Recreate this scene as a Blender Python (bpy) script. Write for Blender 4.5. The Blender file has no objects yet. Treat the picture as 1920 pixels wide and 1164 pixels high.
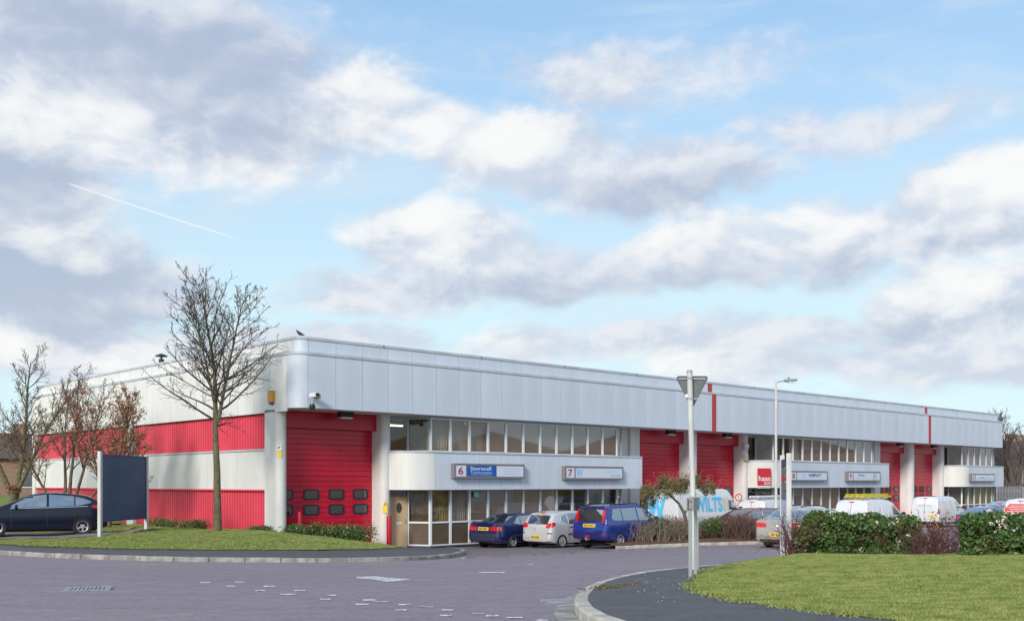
import bpy, bmesh, math, random
import numpy as np
from mathutils import Vector, Matrix
from mathutils.bvhtree import BVHTree
random.seed(7); rng = np.random.default_rng(7)
S = bpy.context.scene; COL = S.collection
R = math.radians; PI = math.pi

# ------------------------------------------------------------------ camera, sky, sun, exposure
F, HZ, EYE = 1941.0, 905.0, 2.6           # focal length in photo pixels, horizon row, eye above the building floor
cam = bpy.data.objects.new('camera', bpy.data.cameras.new('camera')); COL.objects.link(cam)
cam.location = (0, 0, EYE); cam.rotation_euler = (R(90), 0, 0)
cam.data.sensor_width = 36; cam.data.lens = 36*F/1920; cam.data.shift_y = (HZ-582)/1920
cam.data.clip_start = .1; cam.data.clip_end = 5000
S.camera = cam
SUN_HEAD, SUN_EL = 203.0, 27.0
sl = bpy.data.lights.new('sun', 'SUN'); sl.energy = 1.5; sl.angle = R(14.0); sl.color = (1, .93, .84)
so = bpy.data.objects.new('sun', sl); COL.objects.link(so)
sd = Vector((math.sin(R(SUN_HEAD))*math.cos(R(SUN_EL)), math.cos(R(SUN_HEAD))*math.cos(R(SUN_EL)), math.sin(R(SUN_EL))))
so.rotation_euler = sd.to_track_quat('Z', 'Y').to_euler(); so.location = sd*60
S.view_settings.view_transform = 'Standard'; S.view_settings.look = 'None'
S.view_settings.gamma = 1; EXPO = 1.2; S.view_settings.exposure = EXPO; S.view_settings.use_curve_mapping = False
S.render.engine = 'CYCLES'

class NX:                                   # tiny node-expression helper
    def __init__(s, nt, sock): s.nt, s.s = nt, sock
    def _m(s, op, *a, clamp=False):
        n = s.nt.nodes.new('ShaderNodeMath'); n.operation = op; n.use_clamp = clamp
        for i, x in enumerate((s,)+a):
            if isinstance(x, NX): s.nt.links.new(x.s, n.inputs[i])
            else: n.inputs[i].default_value = x
        return NX(s.nt, n.outputs[0])
    def __add__(s, o): return s._m('ADD', o)
    __radd__ = __add__
    def __sub__(s, o): return s._m('SUBTRACT', o)
    def __rsub__(s, o): return s._m('MULTIPLY', -1.0)._m('ADD', o)
    def __mul__(s, o): return s._m('MULTIPLY', o)
    __rmul__ = __mul__
    def __truediv__(s, o): return s._m('DIVIDE', o)
    def max(s, o): return s._m('MAXIMUM', o)
    def min(s, o): return s._m('MINIMUM', o)
    def sstep(s, a, b):
        n = s.nt.nodes.new('ShaderNodeMapRange'); n.interpolation_type = 'SMOOTHSTEP'
        s.nt.links.new(s.s, n.inputs[0]); n.inputs[1].default_value = a; n.inputs[2].default_value = b
        return NX(s.nt, n.outputs[0])
def nmix(nt, f, a, b):
    n = nt.nodes.new('ShaderNodeMix'); n.data_type = 'RGBA'
    for k, x in ((0, f), (6, a), (7, b)):
        if isinstance(x, NX): nt.links.new(x.s, n.inputs[k])
        elif k == 0: n.inputs[0].default_value = x
        else: n.inputs[k].default_value = (*x, 1)
    return NX(nt, n.outputs[2])
def nnoise(nt, vec, scale, detail=5, rough=.55, dist=0):
    n = nt.nodes.new('ShaderNodeTexNoise'); n.inputs['Scale'].default_value = scale
    n.inputs['Detail'].default_value = detail; n.inputs['Roughness'].default_value = rough; n.inputs['Distortion'].default_value = dist
    if vec is not None: nt.links.new(vec.s, n.inputs['Vector'])
    return NX(nt, n.outputs[0])
def ncomb(nt, x, y, z):
    n = nt.nodes.new('ShaderNodeCombineXYZ')
    for i, q in enumerate((x, y, z)):
        if isinstance(q, NX): nt.links.new(q.s, n.inputs[i])
        else: n.inputs[i].default_value = q
    return NX(nt, n.outputs[0])

W = bpy.data.worlds.new('World'); S.world = W; W.use_nodes = True
nt = W.node_tree; nt.nodes.clear()
sky = nt.nodes.new('ShaderNodeTexSky'); sky.sky_type = 'NISHITA'; sky.sun_disc = False
sky.sun_elevation = R(SUN_EL); sky.sun_rotation = R(SUN_HEAD); sky.air_density = 1.0; sky.dust_density = .6; sky.ozone_density = 2.0
tc = nt.nodes.new('ShaderNodeTexCoord'); sp = nt.nodes.new('ShaderNodeSeparateXYZ'); nt.links.new(tc.outputs['Generated'], sp.inputs[0])
dx, dy, dz = (NX(nt, sp.outputs[i]) for i in range(3))
az = dx._m('ARCTAN2', dy)*57.29578           # degrees, 0 = +Y, clockwise
el = dz._m('ARCSINE')*57.29578
def nz(da, de, sc, det, ro, di=0.0, k=0.0): return nnoise(nt, ncomb(nt, az+da, (el+de)*1.6, k), sc, det, ro, di)
w1 = nz(0, 0, .085, 5, .55); w2 = nz(37, 11, .085, 5, .55)
azw = az+(w1-.5)*7.0; elw = el+(w2-.5)*4.0
fb = nz(0, 0, .17, 11, .56, .25); fbu = nz(-.55, .75, .17, 11, .56, .25)          # the same billows, sampled a step towards the sun
fb2 = nz(5, 70, .5, 8, .62, .2, 2.0)
def field(blobs):
    f = None
    for (px, py, rx, ry, wt) in blobs:
        a = math.degrees(math.atan((px-960)/F)); e = math.degrees(math.atan((HZ-py)/F*math.cos(math.radians(a))))
        k = 57.3/F
        ea = (azw-a)*(1/(rx*k)); ee = (elw-e)*(1/(ry*k))
        g = (1-(ea*ea+ee*ee))*wt
        f = g if f is None else f.max(g)
    return f
# cloud masses, their sunlit crowns and the heavy grey ones, each at its own bearing and height in the sky
mass = [(120,130,560,190,1.1),(430,240,360,120,.95),(20,330,190,130,1.2),(80,520,280,130,1.3),(60,640,330,60,1.0),(640,210,200,120,.85),
        (960,275,250,100,1.2),(1180,330,320,80,1.0),(830,470,190,95,1.2),(1000,510,270,70,1.0),(1330,470,200,80,1.1),(1540,450,210,80,1.1),
        (1880,390,180,105,1.25),(1820,570,200,85,1.2),(1300,650,330,45,.9),(1500,690,420,40,.9),(1000,640,180,40,.8),(1780,690,260,45,.9),(1450,620,260,40,.7),(1750,660,300,50,.9),(700,560,260,40,.7),(620,640,240,35,.7),(1150,130,330,60,.55),(250,690,300,35,.9),(1650,230,300,40,.4)]
lit = [(930,240,135,62,1.2),(800,265,130,55,.8),(815,425,85,62,1.2),(1880,350,135,66,1.3),(1810,525,110,48,1.2),(1310,430,110,36,.9),(1520,415,130,34,.9),
       (30,235,220,50,.8),(690,170,110,65,.6),(1240,695,110,28,.9),(150,460,70,34,.8),(60,655,220,26,.8),(600,450,90,30,.6),(910,610,70,25,.7),(400,330,180,30,.5)]
heavy = [(90,520,250,100,1.2),(20,320,150,90,1.1),(330,110,330,90,.9),(200,60,300,70,.8),(520,240,200,60,.7),(1250,360,230,45,.7),(1000,545,220,35,.7),(1500,505,260,35,.7),(1780,600,150,30,.7),(1880,455,120,25,.6),(150,590,180,40,.9)]
fm = field(mass); fl = field(lit); fh = field(heavy)
gen = nz(190, 0, .045, 6, .55, 0, 3.0)     # loose cover all round the sky
out = az._m('ABSOLUTE').sstep(27, 36)
fm = fm.max((gen-.5)*3.2*out - (1-out)*2)
dens = (fm*.95+(fb-.5)*2.1+(fb2-.5)*.9).sstep(-.24, .66)
relief = (fb-fbu)*3.2
litf = (fl*.75+relief*1.0+(fb2-.5)*.5).sstep(-.70, 1.0)
hvf = (fh*.8+(fb-.5)*1.6-relief*.8).sstep(-.45, .95)
wisp = nnoise(nt, ncomb(nt, az*.55-el*.25, el*2.4+20, 5.0), .11, 9, .64, .8).sstep(.42, .74)
SK = nt.nodes.new('ShaderNodeVectorMath'); SK.operation = 'SCALE'; nt.links.new(sky.outputs[0], SK.inputs[0]); SK.inputs['Scale'].default_value = 1.0
skyc = NX(nt, SK.outputs[0])
hz = el.sstep(30, 3)
SKS = .10; CLK = 1/(SKS*2**EXPO)                                     # display white on the sky texture's scale
K = lambda *q: tuple(CLK*x for x in q)
c = nmix(nt, .66+hz*.28, skyc, nmix(nt, hz, K(.33,.57,.85), K(.70,.91,.96)))
c = nmix(nt, wisp*.62, c, K(.68,.80,.92))
shade_ = nmix(nt, (relief+(fb2-.5)*.6).sstep(-.35,.4), K(.62,.67,.79), K(.84,.85,.89))
shade_ = nmix(nt, hvf*.85, shade_, K(.42,.49,.64))
cl = nmix(nt, litf, shade_, K(1.0,.985,.96))
c = nmix(nt, dens*.88, c, cl)
# the vapour trail
ta = [math.degrees(math.atan((p-960)/F)) for p in (125,470)]; te = [math.degrees(math.atan((HZ-y)/F*math.cos(math.atan((p-960)/F)))) for p, y in ((125,343),(470,455))]
sl_ = (te[1]-te[0])/(ta[1]-ta[0])
dist = (el-((az-ta[0])*sl_+te[0]))._m('ABSOLUTE')
tr = dist.sstep(.07, .0)*az.sstep(ta[0]-.1, ta[0]+.4)*az.sstep(ta[1]+.2, ta[1]-2)
c = nmix(nt, tr*.8, c, K(.90,.97,1.0))
bg = nt.nodes.new('ShaderNodeBackground'); nt.links.new(c.s, bg.inputs[0]); bg.inputs[1].default_value = SKS
W.cycles.sampling_method = 'MANUAL'; W.cycles.sample_map_resolution = 512
wo = nt.nodes.new('ShaderNodeOutputWorld'); nt.links.new(bg.outputs[0], wo.inputs[0])

# ------------------------------------------------------------------ helpers
def lin(r, g, b):
    f = lambda c: c/12.92 if c <= .04045 else ((c+.055)/1.055)**2.4
    return tuple(f(x/255) for x in (r, g, b))
MATS = {}
def mat(name, col, rough=.6, vary=0, metal=0, spec=.5, col2=None, scale=5, bump=0, bscale=None, coat=0, detail=4, island=0, lo=.35, hi=.65, emis=0, stretch=None):
    if name in MATS: return MATS[name]
    m = bpy.data.materials.new(name); m.use_nodes = True; t = m.node_tree; b = t.nodes['Principled BSDF']
    b.inputs['Base Color'].default_value = (*col, 1); b.inputs['Roughness'].default_value = rough
    b.inputs['Metallic'].default_value = metal; b.inputs['Specular IOR Level'].default_value = spec; b.inputs['Coat Weight'].default_value = coat
    if coat: b.inputs['Coat Roughness'].default_value = .04
    tcn = t.nodes.new('ShaderNodeTexCoord'); v = NX(t, tcn.outputs['Object'])
    if stretch:
        mp = t.nodes.new('ShaderNodeMapping'); mp.inputs['Scale'].default_value = stretch; t.links.new(v.s, mp.inputs[0]); v = NX(t, mp.outputs[0])
    if col2:
        n = nnoise(t, v, scale, detail).sstep(lo, hi)
        if island:
            g = t.nodes.new('ShaderNodeNewGeometry'); n = n*(1-island)+NX(t, g.outputs['Random Per Island'])*island
        t.links.new(nmix(t, n, col, col2).s, b.inputs['Base Color'])
    if vary:                                    # each panel a touch lighter or darker than its neighbour, with faint rain streaks
        src = b.inputs['Base Color'].links[0].from_socket if b.inputs['Base Color'].links else None
        oi = t.nodes.new('ShaderNodeObjectInfo'); mp2 = t.nodes.new('ShaderNodeMapping'); mp2.inputs['Scale'].default_value = (7,7,.22); t.links.new(tcn.outputs['Object'], mp2.inputs[0])
        st = nnoise(t, NX(t, mp2.outputs[0]), 1.0, 5, .6).sstep(.45,.8)
        hs_ = t.nodes.new('ShaderNodeHueSaturation'); t.links.new((1-NX(t, oi.outputs['Random'])*vary-st*vary*.9).s, hs_.inputs['Value'])
        if src: t.links.new(src, hs_.inputs['Color'])
        else: hs_.inputs['Color'].default_value = (*col, 1)
        t.links.new(hs_.outputs[0], b.inputs['Base Color'])
    if bump:
        bn = t.nodes.new('ShaderNodeBump'); bn.inputs['Strength'].default_value = bump; bn.inputs['Distance'].default_value = .02
        t.links.new(nnoise(t, v, bscale or scale, 4).s, bn.inputs['Height']); t.links.new(bn.outputs[0], b.inputs['Normal'])
    if emis:
        b.inputs['Emission Color'].default_value = (*col, 1); b.inputs['Emission Strength'].default_value = emis
    MATS[name] = m; return m
def glassmat(name, tint, gl=.25, rough=.02, through=True, diff=None):
    m = bpy.data.materials.new(name); m.use_nodes = True; t = m.node_tree; t.nodes.clear()
    o = t.nodes.new('ShaderNodeOutputMaterial'); g = t.nodes.new('ShaderNodeBsdfGlossy'); g.inputs['Roughness'].default_value = rough; g.inputs[0].default_value = (.95,.95,.95,1)
    a = t.nodes.new('ShaderNodeBsdfTransparent') if through else t.nodes.new('ShaderNodeBsdfDiffuse'); a.inputs[0].default_value = (*tint, 1)
    if diff:
        d = t.nodes.new('ShaderNodeBsdfDiffuse'); d.inputs[0].default_value = (*diff[0], 1); mx0 = t.nodes.new('ShaderNodeMixShader'); mx0.inputs[0].default_value = diff[1]
        t.links.new(a.outputs[0], mx0.inputs[1]); t.links.new(d.outputs[0], mx0.inputs[2]); a = mx0
    fr = t.nodes.new('ShaderNodeLayerWeight'); fr.inputs[0].default_value = .5
    f = (NX(t, fr.outputs['Facing'])._m('POWER', 5.0)*.9+(.04+gl))._m('MINIMUM', 1.0)
    mx = t.nodes.new('ShaderNodeMixShader'); t.links.new(f.s, mx.inputs[0]); t.links.new(a.outputs[0], mx.inputs[1]); t.links.new(g.outputs[0], mx.inputs[2])
    t.links.new(mx.outputs[0], o.inputs[0]); MATS[name] = m; return m

def link(name, me, parent=None, m=None, smooth=False, kind=None, **kw):
    o = bpy.data.objects.new(name, me); COL.objects.link(o)
    if m is not None and len(me.materials) == 0: me.materials.append(m)
    if parent is not None: o.parent = parent
    if kind: o['kind'] = kind
    for k, v in kw.items(): o[k] = v
    return o
def mesh(name, verts, faces, m=None, smooth=None):
    me = bpy.data.meshes.new(name); me.from_pydata([tuple(v) for v in verts], [], [tuple(f) for f in faces]); me.update()
    if m is not None: me.materials.append(m)
    if smooth: shade(me, smooth)
    return me
def shade(me, ang=35):
    bm = bmesh.new(); bm.from_mesh(me)
    for f in bm.faces: f.smooth = True
    for e in bm.edges:
        if len(e.link_faces) == 2 and e.calc_face_angle(0) > R(ang): e.smooth = False
    bm.to_mesh(me); bm.free()
def fastmesh(name, v, f, m=None):               # numpy arrays, all faces with the same corner count
    v = np.asarray(v, dtype=np.float32); f = np.asarray(f, dtype=np.int32); me = bpy.data.meshes.new(name)
    me.vertices.add(len(v)); me.vertices.foreach_set('co', v.ravel())
    k = f.shape[1]; me.loops.add(f.size); me.loops.foreach_set('vertex_index', f.ravel())
    me.polygons.add(len(f)); me.polygons.foreach_set('loop_start', np.arange(0, f.size, k, dtype=np.int32)); me.update(calc_edges=True)
    if m is not None: me.materials.append(m)
    return me
def empty(name, loc=(0,0,0), rz=0, **kw):
    o = bpy.data.objects.new(name, None); COL.objects.link(o); o.location = loc; o.rotation_euler = (0,0,rz); o.empty_display_size = .2
    for k, v in kw.items(): o[k] = v
    return o
class MB:
    def __init__(s): s.v = []; s.f = []
    def add(s, v, f):
        n = len(s.v); s.v += [tuple(x) for x in v]; s.f += [tuple(i+n for i in q) for q in f]; return s
    def box(s, a, b):
        (x0,y0,z0), (x1,y1,z1) = a, b
        return s.add([(x0,y0,z0),(x1,y0,z0),(x1,y1,z0),(x0,y1,z0),(x0,y0,z1),(x1,y0,z1),(x1,y1,z1),(x0,y1,z1)],
                     [(0,3,2,1),(4,5,6,7),(0,1,5,4),(1,2,6,5),(2,3,7,6),(3,0,4,7)])
    def seg(s, p, q, t0, t1, z0, z1):           # upright slab along plan line p-q, from offset t0 to t1 on its right-hand side
        p, q = Vector(p[:2]), Vector(q[:2]); d = (q-p).normalized(); n = Vector((d.y, -d.x))
        a, b, c, e = p+n*t0, q+n*t0, q+n*t1, p+n*t1
        return s.add([(*k, z) for z in (z0, z1) for k in (a, b, c, e)], [(0,1,2,3),(7,6,5,4),(0,4,5,1),(1,5,6,2),(2,6,7,3),(3,7,4,0)])
    def prism(s, poly, z0, z1):
        n = len(poly); A = sum(poly[i][0]*poly[(i+1)%n][1]-poly[(i+1)%n][0]*poly[i][1] for i in range(n))
        if A < 0: poly = poly[::-1]
        return s.add([(x,y,z0) for x,y in poly]+[(x,y,z1) for x,y in poly], [tuple(range(n))[::-1], tuple(range(n, 2*n))]+[(i,(i+1)%n,n+(i+1)%n,n+i) for i in range(n)])
    def tube(s, path, rad, n=8, cap=True):
        path = [Vector(p) for p in path]; rad = rad if hasattr(rad, '__len__') else [rad]*len(path)
        base = len(s.v); up = None
        for i, p in enumerate(path):
            d = (path[min(i+1, len(path)-1)]-path[max(i-1, 0)]).normalized()
            if up is None: up = d.orthogonal().normalized()
            a = (up-d*up.dot(d)); a = a.normalized() if a.length > 1e-6 else d.orthogonal().normalized(); up = a; b = d.cross(a)
            for k in range(n):
                w = 2*PI*k/n; s.v.append(tuple(p+(a*math.cos(w)+b*math.sin(w))*rad[i]))
        for i in range(len(path)-1):
            for k in range(n):
                s.f.append((base+i*n+k, base+i*n+(k+1)%n, base+(i+1)*n+(k+1)%n, base+(i+1)*n+k))
        if cap:
            s.f.append(tuple(base+k for k in range(n))[::-1]); e = base+(len(path)-1)*n; s.f.append(tuple(e+k for k in range(n)))
        return s
    def lathe(s, prof, n=24, axis='z', c=(0,0,0), close=False):
        base = len(s.v); P = len(prof)
        for k in range(n):
            w = 2*PI*k/n
            for (r, h) in prof:
                q = (r*math.cos(w), r*math.sin(w), h) if axis == 'z' else (r*math.cos(w), h, r*math.sin(w))
                s.v.append((q[0]+c[0], q[1]+c[1], q[2]+c[2]))
        for k in range(n):
            for i in range(P-1 if not close else P):
                j = (i+1) % P; s.f.append((base+k*P+i, base+((k+1)%n)*P+i, base+((k+1)%n)*P+j, base+k*P+j))
        return s
    def me(s, name, m=None, smooth=None, norm=True):
        me = mesh(name, s.v, s.f, m)
        if norm:
            bm = bmesh.new(); bm.from_mesh(me); bmesh.ops.recalc_face_normals(bm, faces=bm.faces); bm.to_mesh(me); bm.free()
        if smooth: shade(me, smooth)
        return me
    def build(s, name, m, parent=None, smooth=None, **kw): return link(name, s.me(name, m, smooth), parent, **kw)
def text(body, w, h, M, m, parent=None, name='lettering', shear=0, bold=.0, space=1.0, depth=.003, align='c'):
    """lettering fitted into a w x h box; M maps its plane (x right, y up, z out) to the parent's space"""
    cu = bpy.data.curves.new('t', 'FONT'); cu.body = body; cu.size = 1; cu.shear = shear; cu.offset = bold; cu.space_character = space; cu.extrude = .01; cu.resolution_u = 3
    o = bpy.data.objects.new('t', cu); COL.objects.link(o)
    dg = bpy.context.evaluated_depsgraph_get(); me = bpy.data.meshes.new_from_object(o.evaluated_get(dg))
    bpy.data.objects.remove(o); bpy.data.curves.remove(cu)
    n = len(me.vertices); a = np.zeros(n*3, dtype=np.float32); me.vertices.foreach_get('co', a); a = a.reshape(-1, 3)
    lo, hi = a.min(0), a.max(0); sz = np.maximum(hi-lo, 1e-6)
    a[:, 0] = (a[:, 0]-(lo[0]+hi[0])/2)*w/sz[0]; a[:, 1] = (a[:, 1]-(lo[1]+hi[1])/2)*h/sz[1]; a[:, 2] = (a[:, 2]-lo[2])/sz[2]*depth
    me.vertices.foreach_set('co', a.ravel()); me.transform(M); me.materials.clear(); me.materials.append(m); me.name = name
    return link(name, me, parent)

# pixel geometry: a photo pixel gives a direction; the distance comes from the ground or an explicit depth
UX, UY = .72876, .68476; VX, VY = -.68476, .72876          # building axes: s along the front, t into the block
CX, CY = UX*19.59+VX*32.06, UY*19.59+VY*32.06               # its corner
BROT = math.atan2(UY, UX)
def Bw(s, t, z=0): return Vector((CX+s*UX+t*VX, CY+s*UY+t*VY, z))
def pt(px, py, d): return Vector(((px-960)/F*d, d, EYE-(py-HZ)/F*d))
def s_at(px, t):
    a = (px-960)/F; d = (32.06+t)/(a*VX+VY); return d*(a*UX+UY)-19.59
def z_at(px, py, t):
    a = (px-960)/F; d = (32.06+t)/(a*VX+VY); return EYE-(py-HZ)/F*d
def smin(a, b, k=.12):
    h = max(k-abs(a-b), 0)/k; return min(a, b)-h*h*k*.25
def zg(x, y):                                                # made ground: falls towards the building, level in front of it
    drop = .865-.0107*x+.0433*max(y, 6)
    if x < 0: drop -= .0014*min(-x, 16)**2
    D = float(np.interp(x, (-5, -1, 8, 20), (2.73, 2.74, 2.5, 2.6)))
    t = (x-CX)*VX+(y-CY)*VY; w = min(max((t+4)/3, 0), 1); D = D*(1-w)+2.72*w
    return EYE-smin(drop, D, .3)
def G(px, py, up=0):
    lo, hi = 3.0, 160.0; a = (px-960)/F
    for _ in range(50):
        d = (lo+hi)/2; z = EYE-(py-HZ)/F*d
        if z > zg(a*d, d)+up: lo = d
        else: hi = d
    return Vector((a*d, d, EYE-(py-HZ)/F*d))
def resample(P, step=None, n=None):
    P = [Vector(p) for p in P]; L = [0]
    for a, b in zip(P, P[1:]): L.append(L[-1]+(b-a).length)
    if n is None: n = max(2, int(round(L[-1]/step))+1)
    out = []
    for i in range(n):
        d = L[-1]*i/(n-1); k = 0
        while k < len(L)-2 and L[k+1] < d: k += 1
        f = (d-L[k])/max(L[k+1]-L[k], 1e-9); out.append(P[k].lerp(P[k+1], f))
    return out
def smoothline(P, it=3):
    P = [Vector(p) for p in P]
    for _ in range(it):
        Q = [P[0]]
        for a, b in zip(P, P[1:]): Q += [a.lerp(b, .25), a.lerp(b, .75)]
        P = Q+[P[-1]]
    return P
def strip(name, A, B, rows, m, n=80, fn=None, **kw):
    A, B = resample(A, n=n), resample(B, n=n); v = []; f = []
    for i in range(n):
        for j in range(rows+1):
            w = j/rows; p = A[i].lerp(B[i], w)
            if fn: p = fn(p, w, i/(n-1))
            v.append(p)
    for i in range(n-1):
        for j in range(rows):
            a = i*(rows+1)+j; f.append((a, a+rows+1, a+rows+2, a+1))
    me = mesh(name, v, f, m); bm = bmesh.new(); bm.from_mesh(me)
    for q in bm.faces:
        q.smooth = True
        if q.normal.z < 0: q.normal_flip()
    bm.to_mesh(me); bm.free()
    return link(name, me, None, **kw)
def bvh_of(o): 
    me = o.data; return BVHTree.FromPolygons([v.co.copy() for v in me.vertices], [tuple(p.vertices) for p in me.polygons])
SHEETS = []
def gz(x, y):
    best = None
    for b in SHEETS:
        h = b.ray_cast(Vector((x, y, 30)), Vector((0, 0, -1)))
        if h[0] is not None and (best is None or h[0].z > best): best = h[0].z
    return zg(x, y) if best is None else best
# ------------------------------------------------------------------ materials
def asphalt(name, a, b, c, patch=.25):
    m = bpy.data.materials.new(name); m.use_nodes = True; t = m.node_tree; bs = t.nodes['Principled BSDF']
    v = NX(t, t.nodes.new('ShaderNodeTexCoord').outputs['Object'])
    mpx = t.nodes.new('ShaderNodeMapping'); mpx.inputs['Scale'].default_value = (.12,1,1); mpx.inputs['Rotation'].default_value = (0,0,.12); t.links.new(v.s, mpx.inputs[0])
    trk = nnoise(t, NX(t, mpx.outputs[0]), 1.3, 5, .6).sstep(.46, .68); big = nnoise(t, v, patch, 5, .6).sstep(.38, .66); fine = nnoise(t, v, 15, 5, .85).sstep(.34, .68); mid = nnoise(t, v, 2.6, 7, .72).sstep(.32, .72)
    col = nmix(t, big*.7, a, b); col = nmix(t, mid*.5, col, c); col = nmix(t, trk*.45, col, c); col = nmix(t, fine*.6, col, tuple(min(1, x*1.9) for x in a))
    t.links.new(col.s, bs.inputs['Base Color']); t.links.new((mid*.2+.62).s, bs.inputs['Roughness']); bs.inputs['Specular IOR Level'].default_value = .35
    bn = t.nodes.new('ShaderNodeBump'); bn.inputs['Strength'].default_value = .35; bn.inputs['Distance'].default_value = .01
    t.links.new((fine+mid*.6).s, bn.inputs['Height']); t.links.new(bn.outputs[0], bs.inputs['Normal']); MATS[name] = m; return m
M_road = asphalt('road_asphalt', (.205,.165,.178), (.262,.208,.216), (.140,.116,.130))
M_fore = asphalt('forecourt_asphalt', (.155,.120,.132), (.18,.14,.15), (.11,.095,.11))
M_pave = asphalt('pavement_asphalt', (.078,.072,.076), (.10,.094,.096), (.060,.056,.060), .6)
M_kerb = mat('kerb_concrete', (.37,.345,.315), .85, col2=(.19,.18,.17), scale=3.2, bump=.4, bscale=60, detail=7)
M_kerbp = mat('pale_kerb_concrete', (.56,.51,.44), .85, col2=(.34,.31,.27), scale=3.2, bump=.4, bscale=60, detail=7)
M_grass = mat('grass', (.120,.185,.032), .9, spec=.1, col2=(.29,.28,.10), scale=2.6, bump=.8, bscale=45, detail=9, lo=.3, hi=.72)
M_blade = mat('grass_blades', (.080,.160,.022), .8, spec=.15, col2=(.38,.37,.14), scale=4.5, detail=10, island=.5, lo=.34, hi=.66)
M_paint = mat('road_paint', (.70,.69,.70), .7, col2=(.24,.20,.21), scale=14, detail=9, lo=.46, hi=.60)
M_soil = mat('soil', (.07,.045,.03), .95, col2=(.17,.08,.04), scale=14, bump=.8)
M_wall = mat('white_panel_shaded', (.60,.66,.735), .42, vary=.06, spec=.4, col2=(.55,.605,.68), scale=.8, detail=5, stretch=(1,1,.25))  # front panels: blue skylight tinted into the colour
M_wall2 = mat('white_panel_sunlit', (.74,.735,.705), .5, vary=.07, col2=(.67,.665,.64), scale=.8, detail=5, stretch=(1,1,.25))  # same white panels where they face the sun, warm light put into the colour
M_cap = mat('capping', (.50,.525,.56), .4, col2=(.42,.44,.48), scale=2)
M_soff = mat('soffit_panel', (.60,.58,.58), .6)
M_dark = mat('shadow_gap', (.05,.055,.065), .9)
M_core = mat('inner_wall', (.30,.27,.24), .9)
M_roof = mat('roof_sheet', (.30,.31,.33), .7)
M_col = mat('column_render', (.68,.67,.64), .6, col2=(.60,.59,.57), scale=1.5, stretch=(1,1,.3))
M_door = mat('red_door', (.60,.004,.034), .25, vary=.12, spec=.5, col2=(.52,.004,.030), scale=1.3, bump=.10, bscale=1.6)
M_doorb = mat('red_door_housing', (.47,.004,.028), .35)
M_clad = mat('red_cladding', (.80,.075,.120), .4, vary=.08, col2=(.72,.058,.095), scale=.7, stretch=(1,1,.2))
M_redst = mat('red_stripe', (.42,.045,.035), .5)
M_frame = mat('white_frame', (.66,.68,.70), .45)
M_gframe = mat('grey_frame', (.34,.37,.39), .45)
M_film = glassmat('film_glass', (.36,.31,.28), .12, .03, True, ((.30,.235,.20), .45))
M_clear = glassmat('clear_glass', (.80,.77,.73), .03, .015)
M_dglass = glassmat('door_glass', (.03,.03,.03), .10, .05, False)
M_brown = mat('brown_infill', (.115,.085,.060), .35, col2=(.095,.07,.05), scale=2)
M_curt = mat('olive_curtain', (.36,.29,.11), .9, col2=(.28,.22,.07), scale=4)
M_curtb = mat('brown_curtain', (.16,.12,.085), .9, col2=(.10,.075,.055), scale=4)
M_curtg = mat('grey_blind', (.44,.385,.35), .9)
M_tube = mat('light_tube', (1,.80,.42), .5, emis=2.2)
M_ply = mat('wood_door', (.60,.41,.235), .5, col2=(.53,.35,.19), scale=1.2, stretch=(1,1,.15))
M_black = mat('black_plastic', (.012,.012,.013), .5)
M_grey = mat('grey_metal', (.34,.35,.35), .5, col2=(.28,.29,.30), scale=6)
M_galv = mat('galvanised', (.42,.43,.44), .45, metal=.3, col2=(.33,.335,.35), scale=8)
M_lgrey = mat('pale_post_paint', (.58,.58,.56), .5, col2=(.46,.46,.45), scale=5, stretch=(1,1,.2))
M_box = mat('sign_box', (.185,.170,.175), .5)
M_face = mat('sign_face', (.60,.66,.74), .4)
M_white = mat('sign_white', (.80,.80,.80), .5)
M_blue = mat('sign_blue', (.008,.085,.36), .5)
M_lblue = mat('light_blue_print', (.20,.52,.80), .5)
M_cyan = mat('cyan_print', (.10,.50,.82), .5)
M_num = mat('red_print', (.42,.004,.015), .5)
M_navy = mat('navy_print', (.03,.045,.14), .5)
M_faint = mat('faint_print', (.46,.53,.66), .5)
M_ltext = mat('pale_blue_print', (.36,.60,.88), .5)
M_haas = mat('red_sign', (.58,.022,.045), .5)
M_yel = mat('yellow_print', (.75,.55,.02), .5)
M_green = mat('green_print', (.02,.35,.25), .5)
M_bark = mat('bark', (.15,.11,.075), .95, col2=(.085,.068,.05), scale=9, bump=.6, bscale=30)
M_barkg = mat('mossy_bark', (.15,.135,.065), .95, col2=(.085,.075,.045), scale=7, bump=.6, bscale=30)
M_twig = mat('twig', (.080,.062,.052), .9)
M_twigr = mat('red_twig', (.15,.045,.05), .85, col2=(.10,.045,.035), scale=3, island=.6)
M_twigb = mat('brown_twig', (.33,.26,.20), .9, col2=(.16,.12,.09), scale=3, island=.6)
M_leaf = mat('evergreen_leaf', (.028,.080,.020), .38, spec=.5, col2=(.13,.19,.05), scale=2.2, island=.6)
M_leaf2 = mat('olive_leaf', (.075,.095,.027), .5, col2=(.20,.17,.065), scale=2.5, island=.6)
M_leafr = mat('russet_leaf', (.26,.10,.045), .7, col2=(.36,.18,.085), scale=3, island=.6)
M_leafy = mat('privet_leaf', (.042,.085,.020), .5, col2=(.15,.175,.05), scale=3, island=.6)
M_blos = mat('white_blossom', (.78,.74,.66), .7, col2=(.62,.52,.44), scale=20, island=.5)
M_brick = mat('brick_wall', (.22,.12,.085), .9, col2=(.30,.20,.15), scale=9)
M_tile = mat('roof_tile', (.075,.055,.05), .85, col2=(.11,.075,.06), scale=6)
M_rend = mat('yellow_render', (.55,.40,.19), .8)

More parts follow.
